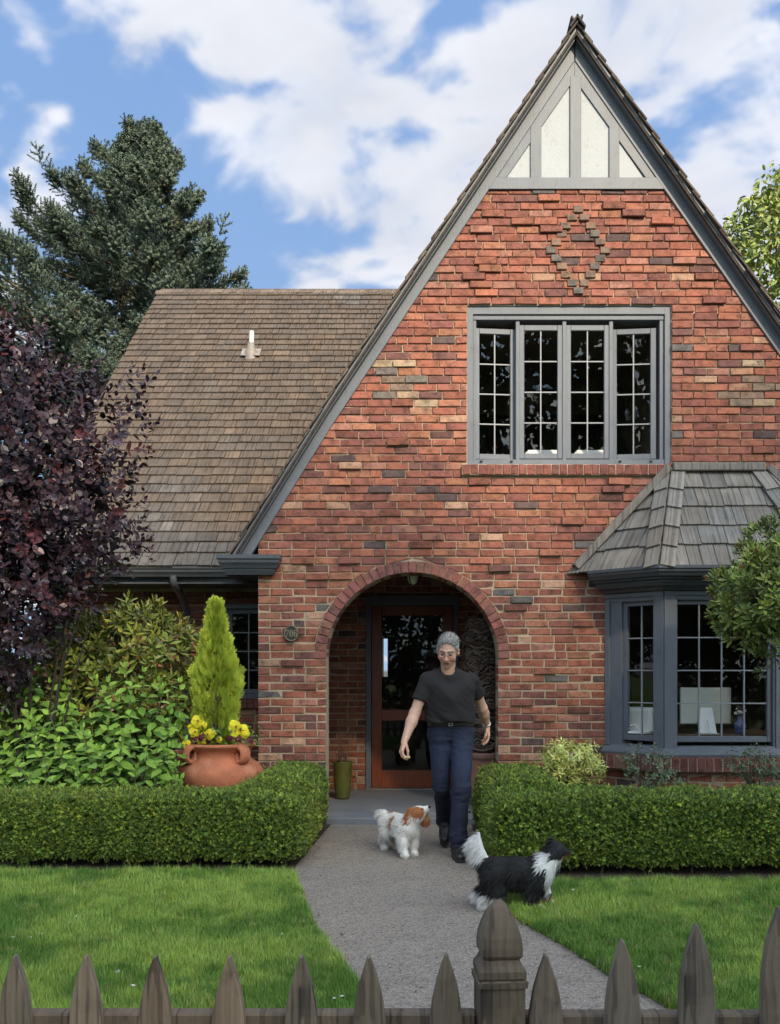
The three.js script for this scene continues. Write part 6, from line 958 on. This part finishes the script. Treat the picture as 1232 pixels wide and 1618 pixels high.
  const locks = []; { const r = rng(77), p = hairG.attributes.position, nn = hairG.attributes.normal, C = []; for (let k = 0; k < 5200; k++) { const i = Math.floor(r() * p.count), q = V3().fromBufferAttribute(p, i), N = V3().fromBufferAttribute(nn, i), L = (q.y > 0.06 ? 0.024 : 0.012) * rr(r, 0.6, 1.2), d = N.clone().multiplyScalar(0.55).add(V3(0.25, q.y > 0.06 ? 0.35 : -0.5, q.z > 0.03 ? 0.1 : -0.4)).addScaledVector(rdir(r), 0.35).normalize(), w = V3().crossVectors(d, N).normalize().multiplyScalar(0.0011), e = q.clone().addScaledVector(d, L), b = q.clone().addScaledVector(N, -0.003); locks.push(...b.clone().add(w).toArray(), ...b.clone().sub(w).toArray(), ...e.toArray()); const v = mix(0.16, 0.52, r()) * (q.y > 0.05 ? 1.1 : 0.75); for (let j = 0; j < 3; j++) C.push(v, v * 0.985, v * 0.975); } const g = new THREE.BufferGeometry(); g.setAttribute('position', new THREE.BufferAttribute(new Float32Array(locks), 3)); g.setAttribute('color', new THREE.BufferAttribute(new Float32Array(C), 3)); g.computeVertexNormals(); locks.length = 0; locks.push(boxUV(g)); }
  const hairAll = join([hairG, ...locks]); hairAll.applyMatrix4(HM); part(man, 'hair', hairAll, mat([1, 1, 1], { rough: 0.6, vc: true }));
  const fr = []; for (const s of [-1, 1]) { const o = new THREE.TorusGeometry(0.019, 0.0013, 6, 28); o.scale(1.12, 0.82, 1); o.translate(s * 0.031, 0.010, 0.101); fr.push(o); fr.push(tube([[s * 0.052, 0.014, 0.099], [s * 0.075, 0.014, 0.07], [s * 0.084, 0.016, 0.0]], 0.0015, 10, 5)); } fr.push(tube([[-0.010, 0.012, 0.101], [0, 0.015, 0.106], [0.010, 0.012, 0.101]], 0.0014, 8, 5)); const gl = join(fr.map((g) => boxUV(g))); gl.applyMatrix4(HM); part(man, 'glasses', gl, mat([0.08, 0.06, 0.05], { rough: 0.3, metal: 0.4 }));
  // clothes
  const sleeve = (x, y, z, s, e, t) => { const c = lerp(s, e, t), l = Math.hypot(e[0] - s[0], e[1] - s[1], e[2] - s[2]), d = [(e[0] - s[0]) / l, (e[1] - s[1]) / l, (e[2] - s[2]) / l]; const far = lerp(s, e, t + 0.25); return smax(cap(x, y, z, s, far, 0.063, 0.063), (x - c[0]) * d[0] + (y - c[1]) * d[1] + (z - c[2]) * d[2], 0.006); };
  const T5 = torso(0.0);
  const shirt = (x, y, z) => {
    let d = chain(x, y, z, T5, 0.05); d = smin(d, sleeve(x, y, z, J.sR, J.eR, 0.60), 0.03); d = smin(d, sleeve(x, y, z, J.sL, J.eL, 0.55), 0.03);
    const w = clamp((1.2 - y) / 0.18); d -= 0.010 * w + 0.026 * (fbm3(x * 5 + 2, y * 9 + x * 7, z * 5, 3) - 0.5) + 0.016 * w * (fbm3(x * 6 + 9, y * 26 + x * 10, z * 6, 2) - 0.5);
    d = smax(d, 1.002 + 0.008 * Math.sin(x * 22) - y, 0.008); return smax(d, -cap(x, y, z, [0.010, 1.405, 0.078], [0.008, 1.55, 0.088], 0.057, 0.075), 0.006);
  };
  part(man, 't_shirt', meshSDF(shirt, [-0.36, 0.95, -0.22], [0.38, 1.45, 0.24], 0.0085), mat([0.024, 0.020, 0.0215], { t: T.cloth, m: 0.06, bump: 0.0004, rough: 0.9, sheen: 0.12, sheenRoughness: 0.6 }));
  const LG = legs(0.007, 0.012);
  const jeans = (x, y, z) => { let d = chain(x, y, z, LG, 0.022); const kn = Math.exp(-((y - 0.48) ** 2) / 0.006), an = clamp((0.32 - y) / 0.2), cr = Math.exp(-((y - 0.84) ** 2) / 0.004); d -= 0.018 * (fbm3(x * 7, y * 8 + x * 7, z * 7, 3) - 0.5) + (0.03 * kn + 0.036 * an + 0.024 * cr) * (fbm3(x * 9 + 4, y * 30, z * 9, 2) - 0.5); d = smax(d, y - 1.012, 0.006); const lf = Math.hypot(x - J.aL[0], z - J.aL[2]) < Math.hypot(x - J.aR[0], z - J.aR[2]); return lf ? smax(d, 0.075 - y, 0.006) : smax(d, -((x - J.aR[0]) * 0 + (y - 0.165) * 0.80 + (z + 0.315) * 0.55), 0.006); };
  const dn = mat([1, 1, 1], { t: T.denim, m: 0.07, bump: 0.0006, rough: 0.85, vc: true });
  part(man, 'jeans', meshSDF(jeans, [-0.22, 0.05, -0.44], [0.28, 1.04, 0.40], 0.0085, (x, y, z) => { const f = Math.exp(-(((y - 0.72) / 0.15) ** 2)) * 0.45 + 0.3 * fbm3(x * 12, y * 12, z * 12, 3), seam = Math.abs(x - 0.036) < 0.004 && y > 0.8 && z > 0 ? 0.6 : 1; return [mix(0.008, 0.046, f) * seam, mix(0.013, 0.066, f) * seam, mix(0.038, 0.145, f) * seam]; }), dn);
  part(man, 'belt', (() => { const f = (x, y, z) => Math.max(chain(x, y, z, legs(0.013), 0.022), Math.abs(y - 0.988) - 0.017); return meshSDF(f, [-0.2, 0.95, -0.16], [0.26, 1.03, 0.2], 0.006); })(), mat([0.012, 0.011, 0.011], { rough: 0.35 }));
  part(man, 'belt_buckle', (() => { const g = new THREE.TorusGeometry(0.014, 0.0025, 6, 4, Math.PI * 2); g.rotateZ(Math.PI / 4); g.scale(1.3, 1.05, 1); g.translate(0.030, 0.988, 0.116); return g; })(), M.metal);
  const shoe = mat([0.016, 0.016, 0.018], { rough: 0.42 }), sole = mat([0.025, 0.024, 0.024], { rough: 0.8 });
  const mk = (at, pitch, turn) => { const up = meshSDF((x, y, z) => { let d = smin(cap(x, y, z, [0, 0.052, -0.045], [0.004, 0.045, 0.06], 0.043, 0.042), cap(x, y, z, [0.004, 0.042, 0.06], [0.002, 0.032, 0.155], 0.043, 0.034), 0.03); d = smin(d, cap(x, y, z, [0, 0.05, -0.03], [0, 0.115, -0.02], 0.046, 0.043), 0.03); d = smax(d, 0.014 - y, 0.006); return d; }, [-0.07, 0.0, -0.12], [0.07, 0.17, 0.21], 0.006), so = meshSDF((x, y, z) => smax(smin(cap(x, 0, z, [0, 0, -0.045], [0.004, 0, 0.06], 0.046, 0.045), cap(x, 0, z, [0.004, 0, 0.06], [0.002, 0, 0.158], 0.045, 0.037), 0.02), Math.abs(y - 0.009) - 0.010, 0.003), [-0.07, -0.01, -0.12], [0.07, 0.03, 0.22], 0.006); const m = new THREE.Matrix4().makeRotationFromEuler(new THREE.Euler(pitch, turn, 0, 'YXZ')).setPosition(...at); const a = part(man, 'shoe', up.applyMatrix4(m), shoe); part(a, 'sole', so.applyMatrix4(m), sole); };
  mk([J.aL[0], 0.002, J.aL[2] + 0.03], 0, 0.06); mk([J.aR[0], 0.098, J.aR[2] + 0.045], 0.42, -0.05);
  part(man, 'watch', (() => { const d = V3(...J.wL).sub(V3(...J.eL)).normalize(), g = new THREE.TorusGeometry(0.030, 0.0065, 8, 28); g.scale(1, 1, 1.5); g.applyMatrix4(basisFrom(V3().crossVectors(d, V3(1, 0, 0)), d)); g.translate(...lerp(J.eL, J.wL, 0.9)); return g; })(), M.metal);
}
// ---------------------------------------------------------------- dogs
function dogCoat(r, geo, colour, n, len, out, drop, back) {    // tapered locks of hair rooted on the body's surface
  const p = geo.attributes.position, nn = geo.attributes.normal, idx = geo.index, P = [], C = [], cum = []; let tot = 0; const a = V3(), b = V3(), c = V3();
  for (let i = 0; i < idx.count; i += 3) { a.fromBufferAttribute(p, idx.getX(i)); b.fromBufferAttribute(p, idx.getX(i + 1)).sub(a); c.fromBufferAttribute(p, idx.getX(i + 2)).sub(a); tot += b.cross(c).length(); cum.push(tot); }
  for (let k = 0; k < n; k++) {
    const t = r() * tot; let lo = 0, hi = cum.length - 1; while (lo < hi) { const m = (lo + hi) >> 1; cum[m] < t ? lo = m + 1 : hi = m; } const v = idx.getX(lo * 3 + Math.floor(r() * 3)), q = V3().fromBufferAttribute(p, v).addScaledVector(rdir(r), 0.006), N = V3().fromBufferAttribute(nn, v);
    const L = len(q.x, q.y, q.z) * rr(r, 0.6, 1.2); if (L < 0.003) continue; const d = N.clone().multiplyScalar(out).add(V3(-back, -drop, 0)).addScaledVector(rdir(r), 0.3).normalize(), w = V3().crossVectors(d, N).addScaledVector(rdir(r), 0.2).normalize().multiplyScalar(rr(r, 0.0014, 0.0028)); const m1 = q.clone().addScaledVector(d, L * 0.55).add(V3(0, -L * 0.06, 0)), e = q.clone().addScaledVector(d, L).add(V3(0, -L * 0.28, 0)); const B = q.clone().addScaledVector(N, -0.004);
    P.push(...B.clone().add(w).toArray(), ...B.clone().sub(w).toArray(), ...m1.clone().addScaledVector(w, 0.7).toArray(), ...B.clone().sub(w).toArray(), ...m1.clone().addScaledVector(w, -0.7).toArray(), ...m1.clone().addScaledVector(w, 0.7).toArray(), ...m1.clone().addScaledVector(w, 0.7).toArray(), ...m1.clone().addScaledVector(w, -0.7).toArray(), ...e.toArray());
    const col = vary(r, colour(q.x, q.y, q.z), 0.14, 0.04); for (let i = 0; i < 9; i++) C.push(...col);
  }
  const g = new THREE.BufferGeometry(); g.setAttribute('position', new THREE.BufferAttribute(new Float32Array(P), 3)); g.setAttribute('color', new THREE.BufferAttribute(new Float32Array(C), 3)); g.computeVertexNormals(); return g;
}
const fur = mat([1, 1, 1], { rough: 0.75, vc: true });
{
  const r = rng(401), dog = thing('dog', 'white spaniel with chestnut ears looking up at the man', 'dog', [-0.085, 0, 1.40], undefined, -Math.atan2(0.90, 0.44));
  const side = (s) => [[[0.115, 0.205, s * 0.045], [0.12, 0.115, s * 0.048], 0.040, 0.028], [[0.12, 0.115, s * 0.048], [0.125, 0.03, s * 0.048], 0.028, 0.022], [[0.125, 0.024, s * 0.048], [0.152, 0.018, s * 0.05], 0.024, 0.018], [[-0.165, 0.225, s * 0.045], [-0.125, 0.145, s * 0.055], 0.058, 0.036], [[-0.125, 0.145, s * 0.055], [-0.20, 0.092, s * 0.052], 0.034, 0.022], [[-0.20, 0.092, s * 0.052], [-0.19, 0.03, s * 0.052], 0.021, 0.02], [[-0.19, 0.024, s * 0.052], [-0.16, 0.018, s * 0.053], 0.023, 0.018]];
  const legs2 = [...side(1), ...side(-1)]; legs2[0][1] = [0.15, 0.115, 0.05]; legs2[1] = [[0.15, 0.115, 0.05], [0.175, 0.035, 0.05], 0.028, 0.022]; legs2[2] = [[0.175, 0.024, 0.05], [0.20, 0.018, 0.05], 0.024, 0.018];
  const hx = [0.185, 0.335, -0.055], nose = [0.235, 0.372, -0.105];
  const bones = [[[0.12, 0.215, 0], [0.02, 0.22, 0], 0.078, 0.078], [[0.02, 0.22, 0], [-0.15, 0.232, 0], 0.078, 0.066], [[0.12, 0.235, 0], [0.165, 0.305, -0.03], 0.066, 0.052], ...legs2, [[-0.205, 0.255, 0], [-0.27, 0.27, 0.02], 0.024, 0.024], [[-0.27, 0.27, 0.02], [-0.335, 0.272, 0.03], 0.026, 0.020]];
  const ears = (x, y, z) => Math.min(cap(x, y, z, [0.165, 0.355, -0.008], [0.158, 0.262, 0.020], 0.022, 0.030), cap(x, y, z, [0.165, 0.355, -0.104], [0.170, 0.268, -0.128], 0.022, 0.028));
  const f = (x, y, z) => { let d = chain(x, y, z, bones, 0.026); let h = Math.hypot(x - hx[0], y - hx[1], z - hx[2]) - 0.05; h = smin(h, cap(x, y, z, [0.20, 0.345, -0.07], nose, 0.034, 0.019), 0.02); d = smin(d, h, 0.03); d = smin(d, ears(x, y, z), 0.010); return d; };
  const WH = [0.74, 0.71, 0.66], CN = [0.33, 0.115, 0.035];
  const colr = (x, y, z) => { if (Math.hypot(x - nose[0] - 0.012, y - nose[1] - 0.008, z - nose[2] - -0.012) < 0.014) return [0.02, 0.015, 0.015]; if (ears(x, y, z) < 0.007) return vary(r, CN, 0.12, 0.03); const ex = (x - hx[0]) * 0.7 + (z - hx[2]) * -0.7, sd = (x - hx[0]) * 0.7 + (z - hx[2]) * 0.7; if (y > 0.30 && Math.abs(sd) > 0.020 && ex < 0.052 && Math.hypot(x - hx[0], y - hx[1], z - hx[2]) < 0.07) return CN; if (Math.hypot((x + 0.02) * 1.0, (y - 0.255) * 0.55, (z - 0.08) * 0.8) < 0.034) return [0.40, 0.18, 0.08]; if (Math.hypot(x + 0.17, y - 0.3, z) < 0.045) return [0.42, 0.2, 0.1]; return WH; };
  const g = meshSDF(f, [-0.40, -0.005, -0.19], [0.28, 0.43, 0.13], 0.0075, colr); part(dog, 'body', g, fur);
  part(dog, 'coat', dogCoat(r, g, colr, 17000, (x, y, z) => ears(x, y, z) < 0.02 ? 0.034 : x < -0.2 && y > 0.2 ? 0.05 : y < 0.06 ? 0.014 : y < 0.19 ? 0.034 : Math.hypot(x - 0.215, y - 0.36, z + 0.08) < 0.06 ? 0.008 : 0.022, 0.35, 0.45, 0.6), fur);
  const dk = mat([0.012, 0.010, 0.009], { rough: 0.15 }); for (const s of [-1, 1]) { const e = new THREE.SphereGeometry(0.0085, 14, 10); e.translate(0.207 + s * 0.018 + 0.004, 0.362, -0.083 + s * 0.018); part(dog, 'eye', e, dk); } const no = new THREE.SphereGeometry(0.0115, 14, 10); no.scale(1, 0.8, 1); no.translate(0.247, 0.382, -0.116); part(dog, 'nose', no, dk);
}
{
  const r = rng(411), dog = thing('dog', 'black and white collie with a raised white plumed tail', 'dog', [0.625, 0, 3.10], undefined, -0.16);
  const bones = [[[0.115, 0.215, 0], [0.0, 0.222, 0], 0.088, 0.082], [[0.0, 0.222, 0], [-0.135, 0.23, 0], 0.082, 0.078], [[0.13, 0.245, 0], [0.195, 0.315, -0.03], 0.074, 0.056],
    [[0.12, 0.18, 0.05], [0.095, 0.095, 0.055], 0.044, 0.028], [[0.095, 0.095, 0.055], [0.115, 0.025, 0.055], 0.026, 0.02], [[0.115, 0.02, 0.055], [0.145, 0.017, 0.055], 0.021, 0.016], [[0.13, 0.18, -0.045], [0.155, 0.095, -0.05], 0.042, 0.027], [[0.155, 0.095, -0.05], [0.185, 0.03, -0.05], 0.025, 0.019], [[0.185, 0.022, -0.05], [0.215, 0.02, -0.05], 0.02, 0.016],
    [[-0.13, 0.205, 0.045], [-0.10, 0.125, 0.055], 0.064, 0.038], [[-0.10, 0.125, 0.055], [-0.175, 0.085, 0.055], 0.034, 0.022], [[-0.175, 0.085, 0.055], [-0.205, 0.028, 0.055], 0.021, 0.019], [[-0.205, 0.022, 0.055], [-0.175, 0.018, 0.055], 0.021, 0.016], [[-0.14, 0.205, -0.045], [-0.13, 0.125, -0.055], 0.062, 0.038], [[-0.13, 0.125, -0.055], [-0.215, 0.095, -0.05], 0.034, 0.022], [[-0.215, 0.095, -0.05], [-0.255, 0.04, -0.05], 0.021, 0.018], [[-0.255, 0.032, -0.05], [-0.225, 0.022, -0.05], 0.02, 0.016]];
  const tail = [[[-0.19, 0.255, 0], [-0.222, 0.32, 0.0], 0.026, 0.024], [[-0.222, 0.32, 0.0], [-0.245, 0.375, 0.0], 0.024, 0.026], [[-0.245, 0.375, 0.0], [-0.235, 0.44, 0.0], 0.026, 0.010]];
  const hc = [0.222, 0.345, -0.045], nz = [0.285, 0.325, -0.105];
  const f = (x, y, z) => { let d = chain(x, y, z, [...bones, ...tail], 0.03); let h = Math.hypot(x - hc[0], y - hc[1], z - hc[2]) - 0.05; h = smin(h, cap(x, y, z, [0.238, 0.34, -0.065], nz, 0.033, 0.017), 0.02); for (const s of [-1, 1]) h = smin(h, cap(x, y, z, [0.200, 0.385, -0.045 + s * 0.03], [0.194, 0.418, -0.045 + s * 0.036], 0.016, 0.006), 0.008); return smin(d, h, 0.028); };
  const BK = [0.010, 0.009, 0.0095], WH = [0.72, 0.70, 0.67], TN = [0.33, 0.15, 0.06];
  const colr = (x, y, z) => { const td = chain(x, y, z, tail, 0.02); if (td < 0.014 && x < -0.175) return y > 0.285 + 0.02 * Math.sin(z * 90) ? WH : BK; if (y < 0.055) return WH; const ru = Math.hypot((x - 0.155) * 1.4, y - 0.285, z) ; if (x > 0.115 && x < 0.185 && y > 0.255 && y < 0.345) return WH; if (x > 0.165 && y < 0.30 && y > 0.09 && x < 0.26) return WH; if (y < 0.10 && x > 0.05) return y < 0.075 ? TN : BK; if (y < 0.10) return WH; if (x > 0.25 && y < 0.318) return TN; return BK; };
  const g = meshSDF(f, [-0.32, -0.005, -0.16], [0.36, 0.47, 0.15], 0.0075, colr); part(dog, 'body', g, fur);
  part(dog, 'coat', dogCoat(r, g, colr, 20000, (x, y, z) => x < -0.17 && y > 0.28 ? 0.062 : y < 0.06 ? 0.012 : x > 0.21 && y > 0.29 ? 0.016 : x > 0.1 && y > 0.1 ? 0.046 : y < 0.19 ? 0.05 : 0.036, 0.3, 0.45, 0.65), fur);
  const dk = mat([0.012, 0.010, 0.009], { rough: 0.15 }); for (const s of [-1, 1]) { const e = new THREE.SphereGeometry(0.008, 14, 10); e.translate(0.245 + s * 0.016, 0.362, -0.078 + s * 0.024); part(dog, 'eye', e, dk); } const no = new THREE.SphereGeometry(0.011, 14, 10); no.translate(0.297, 0.326, -0.114); part(dog, 'nose', no, dk);
}

renderer.render(scene, camera);
